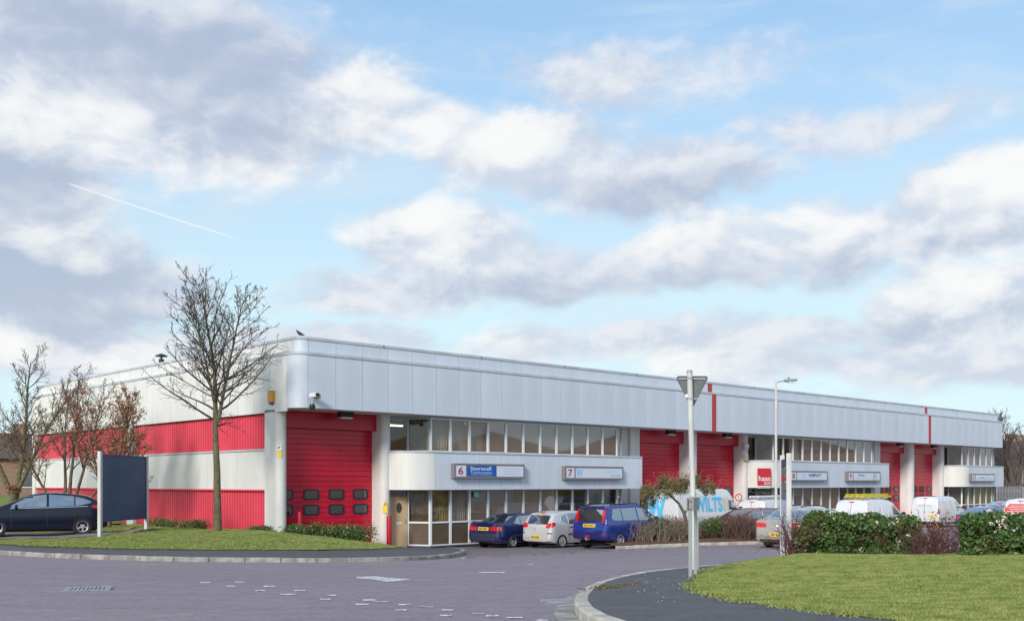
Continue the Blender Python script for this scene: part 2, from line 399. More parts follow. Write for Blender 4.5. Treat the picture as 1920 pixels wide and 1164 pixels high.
# ------------------------------------------------------------------ ground, road, kerbs, lawns
n = 40; v = []; f = []
for i in range(n+1):
    for j in range(n+1): v.append((-1500+3000*i/n, -600+3400*j/n, -.6))
for i in range(n):
    for j in range(n): a = i*(n+1)+j; f.append((a, a+n+1, a+n+2, a+1))
link('ground', mesh('ground', v, f, M_grass), kind='structure')
xs = np.arange(-44, 92.1, 1.0); ys = np.arange(-12, 104.1, 1.0); v = []; f = []
for x in xs:
    for y in ys: v.append((x, y, zg(x, y)))
for i in range(len(xs)-1):
    for j in range(len(ys)-1): a = i*len(ys)+j; f.append((a, a+len(ys), a+len(ys)+1, a+1))
road = link('road', mesh('road', v, f, M_road), kind='structure')
for p in road.data.polygons: p.use_smooth = True
SHEETS.append(bvh_of(road))

def sheet(name, poly, m, up, step=1.0, **kw):       # a thin layer lying on the made ground inside an outline
    bm = bmesh.new(); vs = [bm.verts.new((p[0], p[1], 0)) for p in poly]; fc = bm.faces.new(vs)
    x0, x1 = min(p[0] for p in poly), max(p[0] for p in poly); y0, y1 = min(p[1] for p in poly), max(p[1] for p in poly)
    for k in np.arange(math.ceil(x0), x1, step): bmesh.ops.bisect_plane(bm, geom=bm.faces[:]+bm.edges[:]+bm.verts[:], plane_co=(k,0,0), plane_no=(1,0,0))
    for k in np.arange(math.ceil(y0), y1, step): bmesh.ops.bisect_plane(bm, geom=bm.faces[:]+bm.edges[:]+bm.verts[:], plane_co=(0,k,0), plane_no=(0,1,0))
    for q in bm.verts: q.co.z = zg(q.co.x, q.co.y)+up
    for q in bm.faces:
        q.smooth = True
        q.normal_update()
        if q.normal.z < 0: q.normal_flip()
    me = bpy.data.meshes.new(name); bm.to_mesh(me); bm.free(); me.materials.append(m)
    return link(name, me, **kw)
def kerb(name, top_line, m, side, h=.12, w=.14, length=.915, gap=.02, label=None):
    """kerb stones, each its own piece, along the outer top edge; side=+1 puts the body on the left of the line"""
    L = resample(smoothline(top_line), step=length); root = None
    for i, (a, b) in enumerate(zip(L, L[1:])):
        d = (b-a); d2 = Vector((d.x, d.y, 0)).normalized(); nn = Vector((-d2.y, d2.x, 0))*side; g = d.normalized()*gap*.5
        a2, b2 = a+g, b-g; jz = random.uniform(-.006, .006); c = .022
        prof = [(0, -h-.10), (0, -c), (c, 0), (w, 0), (w, -h-.10)]; vv = []
        for p in (a2, b2):
            for (o, z) in prof: vv.append(p+nn*o+Vector((0, 0, z+jz)))
        ff = [(0,1,2,3,4), (9,8,7,6,5)]+[(k, 5+k, 5+(k+1)%5, (k+1)%5) for k in range(5)]
        if root is None: root = MB().add(vv, ff).build(name, m, None, kind='structure')
        else: MB().add(vv, ff).build('kerb_stone', m, root)
    return L
# left island
K = [(-110,1031,31.0),(-60,1036,29.6),(0,1040,28.5),(87,1045,27.3),(200,1049,26.6),(276,1051,26.3),(420,1054,26.2),(635,1055,26.5),(760,1052,27.6),(830,1048,29.2),(860,1043.5,31.2),(873,1038.5,33.8),(872,1035,36.5),(862,1032.6,38.6),(845,1031,40.2)]
KL = [pt(*k)+Vector((0,0,.12)) for k in K]
klist = kerb('kerb', KL, M_kerb, +1)
kin = smoothline(KL)
Bk = [(-110,1014,33.2),(-60,1017,31.9),(0,1020,30.6),(50,1024,29.4),(200,1029,28.9),(400,1031,28.7),(600,1031,29.2),(690,1030,31.0),(738,1027,35.5),(758,1026,39.5),(775,1027.5,41.4),(800,1028.5,41.6),(822,1029,41.9)]
BL = [pt(*k) for k in Bk]
def inn(p, w, k): return p-Vector((0,0,.006)) if w < .01 else p
inner = []
for i, p in enumerate(resample(kin, n=120)):
    q = resample(kin, n=120); a, b = q[max(i-1,0)], q[min(i+1,119)]; d = (b-a).normalized(); inner.append(p+Vector((-d.y, d.x, 0))*.13)
pav = strip('pavement', inner, smoothline(BL), 6, M_pave, 120, inn, kind='structure'); SHEETS.append(bvh_of(pav))
# left lawn: rises from the pavement to a low mound in front of the side wall
fr, bk = [], []
def side_d(px): a = (px-960)/F; return (19.59+.1)/(a*UX+UY)
cols = [(-110,33.2,1014),(-60,31.9,1017),(0,30.6,1020),(50,29.4,1024),(200,28.9,1029),(300,28.75,1030.2),(400,28.7,1031),(500,28.9,1031.2),(600,29.2,1031),(690,31.0,1030),(738,35.5,1027),(758,39.5,1026)]
backs = {-110:(62,.8),-60:(62,.8),0:(62,.8),50:(62,.8),200:(56,.75),300:(45.2,.62),400:(41.4,.62),500:(38.5,.66),600:(40.2,.34),690:(41.6,.06),738:(42.3,-.08),758:(42.4,-.1)}
for px, d, y in cols:
    fr.append(pt(px, y, d)+Vector((0,0,.015))); db, zb = backs[px]; bk.append(Vector(((px-960)/F*db, db, zb)))
def mound(p, w, k):
    b = float(np.interp(k, (0,.30,.42,.60,.75,.9,1), (-.06,-.04,.22,.30,.22,.05,0))); ww = min(w*1.0, 1)
    px = p.x/p.y*F+960
    if px < 250: ww = min(w*2.6, 1)
    q = p.copy(); q.z += b*math.sin(PI*ww)+.02*math.sin(p.x*2.3)*math.sin(p.y*1.9)*min(w*8, 1); return q
def res_keep(A, n):
    t = np.linspace(0, len(A)-1, n); return [A[int(k)].lerp(A[min(int(k)+1, len(A)-1)], k-int(k)) for k in t]
Af, Ab = res_keep(fr, 90), res_keep(bk, 90); v = []; f = []; rows = 26
for i in range(90):
    for j in range(rows+1): v.append(mound(Af[i].lerp(Ab[i], j/rows), j/rows, i/89))
for i in range(89):
    for j in range(rows): a = i*(rows+1)+j; f.append((a, a+rows+1, a+rows+2, a+1))
lawnL = link('lawn', mesh('lawn', v, f, M_grass), kind='structure')
for p in lawnL.data.polygons: p.use_smooth = True
SHEETS.append(bvh_of(lawnL))
# the drive where the black hatchback stands
dv = []; DR = [(-26,31.3),(-13.2,34.2),(-12.9,37.6),(-26,37.6)]
nx, ny = 26, 8; v = []; f = []
for i in range(nx+1):
    for j in range(ny+1):
        a = Vector(DR[0]).lerp(Vector(DR[1]), i/nx); b = Vector(DR[3]).lerp(Vector(DR[2]), i/nx); p = a.lerp(b, j/ny); v.append((p.x, p.y, gz(p.x, p.y)+.03))
for i in range(nx):
    for j in range(ny): a = i*(ny+1)+j; f.append((a, a+ny+1, a+ny+2, a+1))
drive = link('driveway', mesh('driveway', v, f, M_road), kind='structure'); SHEETS.append(bvh_of(drive))
# right corner: kerb, channel, pavement, lawn
KR = [(2300,1420),(1500,1262),(1250,1196),(1190,1180),(1143,1164),(1104,1151),(1086,1140),(1075.5,1129),(1077,1116),(1086,1106),(1104,1095.5),(1130,1085),(1182,1074),(1234,1067),(1312,1060),(1375,1056),(1440,1050),(1500,1044.5)]
KRt = [G(x, y, .12) for x, y in KR]
kerb('kerb', KRt, M_kerbp, -1)
def offs(P, o):
    out = []
    for i, p in enumerate(P):
        a, b = P[max(i-1,0)], P[min(i+1,len(P)-1)]; d = (b-a); d = Vector((d.x,d.y,0)).normalized(); out.append(p+Vector((-d.y, d.x, 0))*o)
    return out
kr = resample(smoothline(KRt), n=160)
c0 = offs(kr[:80], -.0); c1 = offs(kr[:80], .20)
fixz = lambda P, up: [Vector((p.x, p.y, zg(p.x, p.y)+up)) for p in P]
strip('channel', fixz(c0, .012), fixz(c1, .008), 2, M_kerb, 80, kind='structure')
LE = [(2900,1330),(2300,1250),(1900,1196),(1760,1172),(1680,1163),(1602,1155),(1524,1144),(1495,1141),(1443,1135),(1391,1127),(1339,1116),(1312,1108),(1299,1098),(1305,1085),(1325,1070),(1365,1060),(1404,1052),(1450,1046),(1500,1041.5)]
LEp = [G(x, y, .15) for x, y in LE]
pavR = strip('pavement', fixz(offs(kr, -.13), .115), smoothline(LEp), 8, M_pave, 160, kind='structure'); SHEETS.append(bvh_of(pavR))
lf = smoothline(LEp); a = resample(lf, n=130)
bR = [G(3400,1090,.15), G(2600,1068,.15), G(2150,1054,.15), G(1920,1046,.15), G(1700,1042,.15), G(1500,1041,.15)]
def lawnfn(p, w, k): q = p.copy(); q.z = zg(p.x, p.y)+.155+.10*min(w*3, 1)*(1-k*.6)+.03*math.sin(p.x*1.7+p.y)*min(w*5,1); return q
lawnR = strip('lawn', a, bR, 24, M_grass, 130, lawnfn, kind='structure'); SHEETS.append(bvh_of(lawnR))
# forecourt sheet and its flush edging beyond the road
FE = [(868,1046.5),(920,1044.2),(1000,1040.6),(1100,1035.2),(1200,1029.8),(1300,1024),(1400,1018.5),(1440,1016)]
fe = [G(x, y) for x, y in FE]
kb = [Vector((p.x, p.y, 0)) for p in fe]; far = Bw(34, -6); 
outl = [(p.x, p.y) for p in fe]+[(Bw(33,.5).x, Bw(33,.5).y), (Bw(8.2,.5).x, Bw(8.2,.5).y), (pt(852,1030.5,41.2).x, 41.2), (pt(880,1034,37.0).x, 37.0)]
sheet('forecourt', outl, M_fore, .012, kind='structure')
L = resample(fe, step=.9); root = None
for a, b in zip(L, L[1:]):
    d = (b-a).normalized(); nn = Vector((-d.y, d.x, 0)); mb = MB(); a2, b2 = a+d*.006, b-d*.006
    mb.add([q+Vector((0,0,z)) for z in (-.05,.03) for q in (a2-nn*.06, b2-nn*.06, b2+nn*.06, a2+nn*.06)], [(0,3,2,1),(4,5,6,7),(0,1,5,4),(1,2,6,5),(2,3,7,6),(3,0,4,7)])
    if root is None: root = mb.build('kerb', M_kerb, None, kind='structure')
    else: mb.build('kerb_stone', M_kerb, root)
# planted bed across the road
PB = [(1158,1023.5),(1286,1018),(1350,1016),(1432,1014)]
pb = [G(x, y, .12) for x, y in PB]; kerb('kerb', pb, M_kerbp, +1)
pb2 = [p+Vector((VX, VY, 0))*1.75 for p in pb]
bed = strip('planting_bed', [p+Vector((VX,VY,0))*.13 for p in pb], pb2, 5, M_soil, 40, lambda p, w, k: Vector((p.x, p.y, zg(p.x,p.y)+.13+.14*math.sin(PI*w))), kind='structure'); SHEETS.append(bvh_of(bed))
# painted marks
def mark(cx, cy, w, h, sk=0):
    q = [(cx-w/2+sk, cy-h/2), (cx+w/2+sk, cy-h/2*.9), (cx+w/2-sk, cy+h/2), (cx-w/2-sk, cy+h/2*.9)]
    P = [G(x, y) for x, y in q]; return MB().add([Vector((p.x, p.y, zg(p.x, p.y)+.006)) for p in P], [(3,2,1,0)])
marks = [(385,1092,20,2.6),(450,1091,19,2.4),(432,1099,16,2.6),(505,1099,21,2.6),(488,1107,19,2.8),(562,1107,21,2.6),(540,1114.3,29,3.2),(622,1116,18,2.8),(610,1123.4,19,3.0),(692,1125,23,3.0),(679,1133,25,3.4),(759,1133.5,23,3.4),(752,1143.5,20,3.6),(839,1143.5,22,3.6),(836,1154,22,3.6),(923,1154.5,24,3.8),(1017,1163,22,3.8),(716,1128,30,1.6),(800,1138,24,1.4),(896,1150,22,1.2),(965,1158,30,2.6)]
root = None
for k in marks:
    mb = mark(k[0], k[1], k[2], k[3]*.85, sk=.8)
    if root is None: root = mb.build('give_way_marking', M_paint, None, kind='structure')
    else: mb.build('dash', M_paint, root)
q = [(665,1081.5),(700,1080),(724,1082.4),(757,1084.6),(771,1086.2),(752,1089.2),(722,1090.6),(703,1086.6),(672,1084.4)]
P = [G(*x) for x in q]; MB().add([Vector((p.x,p.y,zg(p.x,p.y)+.006)) for p in P], [tuple(range(len(P)))[::-1]]).build('road_arrow_marking', M_paint, None, kind='structure')
r2 = mark(923,1073,50,2.2,2).build('centre_line_marking', M_paint, None, kind='structure'); mark(994,1057.4,10,1.4,.5).build('dash', M_paint, r2)
# ironwork in the road
def grate(name, cx, cy, wx, wy, label, bars, m):
    p = G(cx, cy); z = zg(p.x, p.y); r = empty(name, (p.x, p.y, z+.004), R(18), label=label, category='drain cover')
    mb = MB(); mb.box((-wx/2,-wy/2,-.02),(wx/2,-wy/2+.05,.014)); mb.box((-wx/2,wy/2-.05,-.02),(wx/2,wy/2,.014)); mb.box((-wx/2,-wy/2+.05,-.02),(-wx/2+.05,wy/2-.05,.014)); mb.box((wx/2-.05,-wy/2+.05,-.02),(wx/2,wy/2-.05,.014)); mb.build('frame', m, r)
    for k in range(bars):
        x = -wx/2+.07+(wx-.14)*k/(bars-1); MB().box((x-.017,-wy/2+.055,-.02),(x+.017,wy/2-.055,.010)).build('bar', m, r)
M_iron = mat('cast_iron', (.40,.39,.40), .5, metal=.3, col2=(.25,.24,.25), scale=12)
grate('drain_cover', 165, 1104.5, .62, .6, 'worn square iron cover in the road at lower left', 10, M_iron)
grate('gully_grate', 1052, 1128, .42, .40, 'small iron gully grate beside the corner kerb', 7, M_iron)
# ------------------------------------------------------------------ the industrial building
BL_ = empty('industrial_building', (CX, CY, 0), BROT, label='long white panelled industrial unit building with red loading doors', category='building')
LEN, DEP = 62.1, 27.0
ZS, ZL, ZP = 5.29, 7.20, 7.78
JO, JS = .50, 1.181
def arc(cx, cy, rx, ry, a0, a1, n=10): return [(cx+rx*math.cos(R(a0+(a1-a0)*i/n)), cy+ry*math.sin(R(a0+(a1-a0)*i/n))) for i in range(n+1)]
def inset(line, d):                       # offset a plan polyline to its left by d
    out = []
    for i, p in enumerate(line):
        a, b = Vector(line[max(i-1,0)]), Vector(line[min(i+1,len(line)-1)]); q = (b-a).normalized(); out.append((p[0]-q.y*d, p[1]+q.x*d))
    return out
def ribbon(line, th, z0, z1): return MB().prism(list(line)+inset(line, th)[::-1], z0, z1)
def row(line_t, joints, z0, z1, name, m, th=.05, gap=.016):
    cache = {}
    for a, b in zip(joints, joints[1:]):
        w = round(b-a-gap, 4)
        if w not in cache: cache[w] = MB().box((0,0,z0), (w,th,z1)).me(name, m)
        o = link(name, cache[w], BL_); o.location = (a+gap/2, line_t, 0)
def col_row(line_s, joints, z0, z1, name, m, th=.05, gap=.016):
    cache = {}
    for a, b in zip(joints, joints[1:]):
        w = round(b-a-gap, 4)
        if w not in cache: cache[w] = MB().box((0,0,z0), (th,w,z1)).me(name, m)
        o = link(name, cache[w], BL_); o.location = (line_s, a+gap/2, 0)
jf = [JO+JS*k for k in range(int((LEN-JO)/JS)+1)]; jf[-1] = LEN
jt = [.62+JS*k for k in range(int((DEP-.62)/JS)+1)]; jt[-1] = DEP
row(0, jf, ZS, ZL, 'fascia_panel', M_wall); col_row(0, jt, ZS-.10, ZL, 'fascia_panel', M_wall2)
ribbon([(0,.61),(0,.55)]+arc(.55,.55,.55,.55,180,270)[1:-1]+[(.49,0)], .05, ZS, ZL).build('corner_panel', M_wall, BL_, 40)
PS = .27
jf2 = [PS+.42+JS*k for k in range(52)]; jf2[-1] = LEN-.25
jt2 = [PS+.42+JS*k for k in range(23)]; jt2[-1] = DEP-.2
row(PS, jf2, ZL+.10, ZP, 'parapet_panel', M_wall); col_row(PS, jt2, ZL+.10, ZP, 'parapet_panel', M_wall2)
ribbon([(PS,PS+.41)]+arc(PS+.38,PS+.38,.38,.38,180,270)[1:-1]+[(PS+.41,PS)], .05, ZL+.10, ZP).build('corner_panel', M_wall, BL_, 40)
ring = lambda o, r: [(o, DEP)]+arc(o+r,o+r,r,r,180,270)+[(LEN, o)]
MB().prism(ring(-.03,.58)+[(LEN,DEP)], ZL+.003, ZL+.10).build('ledge_capping', M_cap, BL_, 40)
MB().prism(ring(PS-.03,.40)[:-1]+[(LEN-.22,PS-.03),(LEN-.22,DEP)], ZP+.003, ZP+.10).build('coping', M_cap, BL_, 40)
for k in range(12): MB().box((4+k*5.0,PS-.045,ZP+.0),(4.02+k*5.0,PS-.03,ZP+.095)).build('coping_joint', M_dark, BL_)
MB().prism(ring(.06,.5)[:-1]+[(LEN-.06,.06),(LEN-.06,DEP)], ZS+.05, ZL).build('fascia_frame', M_dark, BL_)
MB().prism(ring(PS+.06,.33)[:-1]+[(LEN-.31,PS+.06),(LEN-.31,DEP)], ZL+.10, ZP).build('parapet_frame', M_dark, BL_)
MB().prism([(.05,2.3)]+arc(.57,.57,.52,.52,180,270)+[(LEN-.05,.05),(LEN-.05,4.3),(.3,4.3)], ZS+.005, ZS+.045).build('soffit', M_soff, BL_)
for sx in (24.78, 49.60):
    MB().box((sx,-.008,ZS-.004),(sx+.37,.02,ZL-.002)).build('red_stripe', M_redst, BL_); MB().box((sx,PS-.008,ZL+.104),(sx+.37,PS+.02,ZP-.002)).build('red_stripe', M_redst, BL_)
MB().box((.4,4.25,-.4),(LEN-.2,DEP-.2,ZS+.2)).build('inner_wall', M_core, BL_)
MB().box((LEN-.22,.9,-.4),(LEN-.02,DEP,ZS+.02)).build('end_wall', M_wall, BL_)
MB().box((.15,DEP-.15,-.4),(LEN-.25,DEP-.02,ZS+.02)).build('rear_wall', M_wall, BL_)
# side wall: corrugated red sheets, white band, pilasters
def corr(t0, t1, z0, z1, s=.14):
    v = []; n = int((t1-t0)/.2); p = (t1-t0)/n; pr = []
    for i in range(n): b = t0+i*p; pr += [(s, b), (s, b+p*.42), (s+.065, b+p*.54), (s+.065, b+p*.88)]
    pr.append((s, t1)); v = [(a, b, z) for z in (z0, z1) for a, b in pr]; k = len(pr)
    return MB().add(v, [(i, i+1, k+i+1, k+i) for i in range(k-1)])
bays = [(2.12, 13.85), (14.55, 26.6)]
for a, b in bays:
    corr(a, b, -.3, 2.30).build('cladding_sheet', M_clad, BL_); corr(a, b, 3.87, ZS-.02).build('cladding_sheet', M_clad, BL_)
    n = int(round((b-a)/2.36)); col_row(.06, [a+(b-a)*i/n for i in range(n+1)], 2.36, 3.80, 'band_panel', M_wall2, .06)
    MB().box((.02,a,3.80),(.2,b,3.87)).build('band_capping', M_cap, BL_); MB().box((.03,a,2.30),(.2,b,2.36)).build('band_trim', M_clad, BL_); MB().box((.20,a,-.4),(.3,b,ZS)).build('side_backing', M_dark, BL_)
MB().box((.0,13.85,-.4),(.3,14.55,ZS-.1)).build('pilaster', M_col, BL_); MB().box((.0,26.6,-.4),(.3,DEP,ZS-.1)).build('pilaster', M_col, BL_)
# round-nosed columns
def fin(s0, s1, tc, tb, z0=-.35, name='column'):
    r = (s1-s0)/2; MB().prism([(s0,tb)]+arc(s0+r,tc,r,r,180,360,14)+[(s1,tb)], z0, ZS+.004).build(name, M_col, BL_, 30)
fin(.0, .45, 1.46, 2.18)
for k in range(3): fin(4.65+24.83*k, 5.12+24.83*k, 1.40, 2.1)
for k in range(2):
    fin(24.5+24.83*k, 25.15+24.83*k, 1.40, 2.1)
    MB().box((19.86+24.83*k,1.35,-.35),(20.58+24.83*k,2.1,ZS+.004)).build('pier', M_col, BL_)
# sectional loading doors
def roller(s0, s1):
    d = MB().box((s0-.03,1.60,4.66),(s1+.03,2.06,ZS)).build('roller_door', M_doorb, BL_)
    g = MB(); g.box((s0,2.02,-.3),(s1,2.1,4.7)); g.build('backing', M_dark, d)
    w = s1-s0; z = -.14; ph = .60; prof = []
    for k in range(3):
        b = k*.2; prof += [(0,b+.012),(0,b+.188),(.016,b+.194),(.016,b+.2)]
    pv = [(x, 0-(-a), zz) for x in (0, w) for a, zz in prof]
    np_ = len(prof); me = MB().add([(x, a, zz) for x in (0, w) for a, zz in prof], [(i, i+1, np_+i+1, np_+i) for i in range(np_-1)]).me('door_panel', M_door)
    n = 8
    for i in range(n):
        o = link('door_panel', me, d); o.location = (s0, 1.90+random.uniform(-.004,.004), -.14+i*.601); o.rotation_euler = (random.uniform(-.004,.004), 0, 0)
    for zc in (1.58, 2.16):
        for k in range(4):
            sc = s1-.56-k*1.13
            if sc < s0: continue
            def rr(a, b, r): return [(sc+x, zc+y) for cx, cy, q in ((a-r,b-r,0),(-a+r,b-r,90),(-a+r,-b+r,180),(a-r,-b+r,270)) for x, y in [(cx+r*math.cos(R(q+u)), cy+r*math.sin(R(q+u))) for u in (0,30,60,90)]]
            fo, gi = rr(.34,.205,.09), rr(.285,.15,.06); N = len(fo)
            mb = MB(); mb.add([(x,1.865,y) for x,y in fo]+[(x,1.865,y) for x,y in gi]+[(x,1.93,y) for x,y in fo], [(i,(i+1)%N,N+(i+1)%N,N+i) for i in range(N)]+[(i,2*N+i,2*N+(i+1)%N,(i+1)%N) for i in range(N)])
            mb.build('window', M_black, d); MB().add([(x,1.875,y) for x,y in gi], [tuple(range(N))]).build('pane', M_dglass, d)
DOORS = [(.47,4.64),(20.6,24.48),(25.16,29.46),(45.43,49.31),(49.99,54.29)]
for a, b in DOORS: roller(a, b)
# office bays
def frame(p, q, z0, z1, m, w=.05, dpt=.08, bars=()):
    mb = MB(); d = (Vector(q)-Vector(p)).normalized(); P, Q = Vector(p), Vector(q)
    mb.seg(P, P+d*w, -dpt/2, dpt/2, z0, z1); mb.seg(Q-d*w, Q, -dpt/2, dpt/2, z0, z1)
    for a, b in [(z0, z0+w), (z1-w, z1)]+list(bars): mb.seg(P+d*w, Q-d*w, -dpt/2+.004, dpt/2-.004, a, b)
    return mb.build('window', m, BL_)
def pane(par, p, q, z0, z1, m, name='pane'):
    MB().add([(*p, z0), (*q, z0), (*q, z1), (*p, z1)], [(0,1,2,3)]).build(name, m, par)
def drape(par, p, q, z0, z1, m, name='curtain', n=26, amp=.03, off=.16):
    P, Q = Vector(p), Vector(q); d = (Q-P).normalized(); nn = Vector((-d.y, d.x)); pr = []
    for i in range(n+1):
        c = P.lerp(Q, i/n)+nn*(off+amp*math.sin(i*1.9+random.random()*.8)); pr.append(c)
    MB().add([(*c, z) for z in (z0, z1) for c in pr], [(i, i+1, n+i+2, n+i+1) for i in range(n)]).build(name, m, par, 60)
def office(o, nfront, s_end, last=False):
    front0 = 6.58+o; plan = [(5.14+o,1.55),(6.08+o,1.42),(front0,.60)]+[(front0+(s_end-front0)*i/nfront, .60) for i in range(1, nfront+1)]
    if not last: plan += [(s_end+.42,.70),(s_end+.72,1.02),(s_end+.82,1.6)]
    else: plan += [(LEN-.12,.62)]
    fl = [(plan[0][0],4.24)]+plan+[(plan[-1][0],4.24)]
    MB().prism(inset(plan,.10)+[(plan[-1][0]-.1,4.24),(plan[0][0]+.1,4.24)], 2.40, 3.86).build('floor_slab', M_core, BL_)
    MB().prism(plan+[(plan[-1][0],4.24),(plan[0][0],4.24)], -.4, -.02).build('floor_slab', M_core, BL_)
    MB().seg(plan[0], (plan[0][0],4.24), -.1, .02, -.3, ZS).build('side_wall', M_core, BL_)
    MB().seg((plan[-1][0],4.24), plan[-1], -.02, .1, -.3, ZS).build('side_wall', M_core, BL_)
    if not last: MB().box((s_end+.80,1.5,-.3),(19.9+o,1.9,ZS)).build('infill_wall', M_col, BL_)
    N = len(plan)-1
    for i in range(N):
        p, q = plan[i], plan[i+1]; big = i < 2 or i >= nfront+2
        # upper storey
        fm = M_gframe if big else M_frame
        w = frame(p, q, 3.86, 5.22, fm, .055)
        gm = M_clear if i in (0,1,2,3,4) else M_film
        pane(w, p, q, 3.9, 5.18, gm)
        if i == 1: drape(w, p, q, 3.9, 5.2, M_curtb)
        elif i == 2: drape(w, p, q, 3.9, 5.2, M_curtb if o else M_curtg, off=.2)
        elif i >= nfront+2: drape(w, p, q, 3.9, 5.2, M_curtb, off=.12)
        elif i > 2 and random.random() < .72: drape(w, p, q, 3.9, 5.2, M_curtg, 'blind', 30, .012, .25)
        MB().seg(p, q, -.03, .14, 3.80, 3.862).build('window_sill', M_frame, BL_)
        MB().seg(p, q, -.05, .05, 5.222, ZS+.003).build('window_head', M_gframe, BL_)
        # ground storey
        if i == 0:
            f2 = frame(p, q, -.02, 2.36, M_gframe, .05, .1, [(2.04,2.08)]); pane(f2, p, q, 2.08, 2.34, M_dglass)
            if o < 50:
                d = (Vector(q)-Vector(p)).normalized(); a, b = Vector(p)+d*.055, Vector(q)-d*.055
                dr = MB().seg(a, b, -.01, .035, .02, 2.03).build('entrance_door', M_ply if o == 0 else M_black, BL_)
                if o == 0:
                    mid = a.lerp(b, .55); n2 = Vector((d.y, -d.x)); ov = [(mid+d*.13*math.cos(R(k*24))+n2*.04, 1.60+.21*math.sin(R(k*24))) for k in range(15)]
                    MB().add([(*c, z) for c, z in ov], [tuple(range(15))]).build('oval_window', M_dglass, dr)
                    MB().seg(mid-d*.14, mid+d*.14, .035, .05, .93, 1.03).build('letter_plate', M_frame, dr); MB().seg(mid-d*.17, mid+d*.17, .035, .045, 1.90, 1.98).build('notice', mat('notice_print', (.62,.25,.18), .6), dr); MB().tube([(*(b-d*.1+n2*.06),.95),(*(b-d*.1+n2*.06),1.15)], .012, 6).build('door_handle', M_galv, dr)
            else: pane(f2, p, q, .03, 2.04, M_dglass)
            continue
        f2 = frame(p, q, .06, 2.36, M_gframe if i == N-1 else M_frame, .055, .09, [(.97,1.04)])
        pane(f2, p, q, 1.03, 2.32, M_clear if i in (1,2,3,9,10,11,12) else M_film); pane(f2, p, q, .10, .98, M_brown, 'infill_panel')
        if i == 1: drape(f2, p, q, .95, 2.34, M_curtb)
        elif i == 2 and o == 0: drape(f2, p, q, .95, 2.34, M_curt, amp=.045)
        elif i >= nfront+2: drape(f2, p, q, .95, 2.34, M_curtb, off=.12)
        elif i in (3,4,5,6): drape(f2, p, q, .95, 2.34, M_curtg, 'blind', 34, .02, .22)
    MB().prism([(x, y) for x, y in inset(plan[1:nfront+3], -.10)]+inset(plan[1:nfront+3], .05)[::-1], -.3, .055).build('plinth', mat('plinth', (.035,.04,.06), .6), BL_)
    # white band carrying the signs
    e = 19.10+o if not last else LEN+.15
    cur = arc(6.35+o,1.32,1.40,1.32,180,270,14); TB, BB = 3.80, 2.33
    ribbon(cur[:-1]+[(6.335+o,0)], .06, BB, TB).build('band_panel', M_wall2, BL_, 40)
    js = [6.35+o+JS*k for k in range(int((e-6.35-o)/JS)+1)]; js[-1] = e
    row(0, js, BB, TB, 'band_panel', M_wall, .06)
    MB().prism([(x, y) for x, y in inset(cur,-.03)]+[(e+.03,-.03),(e+.03,.52)]+[(6.6+o,.52),(6.04+o,1.34),(5.2+o,1.45)], TB+.002, TB+.07).build('band_capping', M_cap, BL_, 40)
    MB().prism(inset(cur,.07)+[(e-.005,.065),(e-.005,.54)]+[(6.5+o,.54),(6.0+o,1.36),(5.15+o,1.45)], BB+.02, TB).build('band_frame', M_dark, BL_)
    MB().box((e-.001,.0,BB),(e+.045,1.6 if not last else .9,TB)).build('band_panel', M_wall, BL_)
SE = s_at(1156.6, .6)
office(0, 11, SE); office(24.83, 11, SE+24.83); office(49.66, 5, LEN-.55, True)
for (px, py, l, k) in ((868,793.5,1.0,0),(902,797,1.3,0),(741,797.5,.7,0)):
    t = 1.5 if px > 800 else 2.2; s = s_at(px, t); z = z_at(px, py, t); MB().box((s-l/2,t-.06,z-.03),(s+l/2,t+.06,z+.03)).build('ceiling_light', M_tube, BL_)
# ------------------------------------------------------------------ fittings on the building
def BM(s, t, z): return Matrix.Translation(Bw(s, t, z))@Matrix.Rotation(BROT, 4, 'Z')@Matrix.Rotation(R(90), 4, 'X')
def thing_at(name, s, t, z, label, cat, group=None):
    o = empty(name, Bw(s, t, z), BROT, label=label, category=cat)
    if group: o['group'] = group
    return o
LM = lambda x, z, y=0: Matrix.Translation((x, y, z))@Matrix.Rotation(R(90), 4, 'X')
def lightbox(px0, px1, py0, py1, t, label, num, draw):
    """illuminated sign box; px/py measured at its left end"""
    s0, s1 = s_at(px0, t), s_at(px1, t); z1, z0 = z_at(px0, py0, t), z_at(px0, py1, t); w, h = s1-s0, z1-z0
    r = thing_at('sign_box', s0, t, z0, label, 'sign', 'illuminated sign boxes on the white bands')
    mb = MB(); mb.box((0,.03,0),(w,-t-.002,h)); b = .075
    mb.box((0,0,0),(w,.028,b)); mb.box((0,0,h-b),(w,.028,h)); mb.box((0,0,b),(b,.028,h-b)); mb.box((w-b,0,b),(w,.028,h-b)); sp_ = .62; mb.box((sp_,0,b),(sp_+.06,.028,h-b)); mb.build('casing', M_box, r)
    MB().box((b,.012,b),(sp_,.029,h-b)).build('number_panel', M_face, r); MB().box((sp_+.06,.012,b),(w-b,.029,h-b)).build('name_panel', M_face, r)
    text(num, .26, h*.50, LM((b+sp_)/2, h/2, .010), M_num, r, bold=.02)
    draw(r, sp_+.06, w-b, b, h-b)
    return r
def d6(r, x0, x1, z0, z1):
    m = x0+(x1-x0)*.51; MB().box((x0,.006,z0),(m,.011,z1)).build('blue_panel', M_blue, r); h = z1-z0; w = m-x0; c = x0+w*.46
    text('Storacall', w*.70, h*.34, LM(c, z0+h*.73, .004), M_white, r)
    text('TeleAcoustics', w*.74, h*.25, LM(c+.03, z0+h*.36, .004), M_ltext, r); text('Enterprise and Data Solutions', w*.66, h*.10, LM(c+.03, z0+h*.14, .004), M_ltext, r)
    for k in range(3): text('Storacall Ltd', .9, h*.12, LM(x0+(x1-x0)*.78, z0+h*(.75-.25*k), .010), M_faint, r)
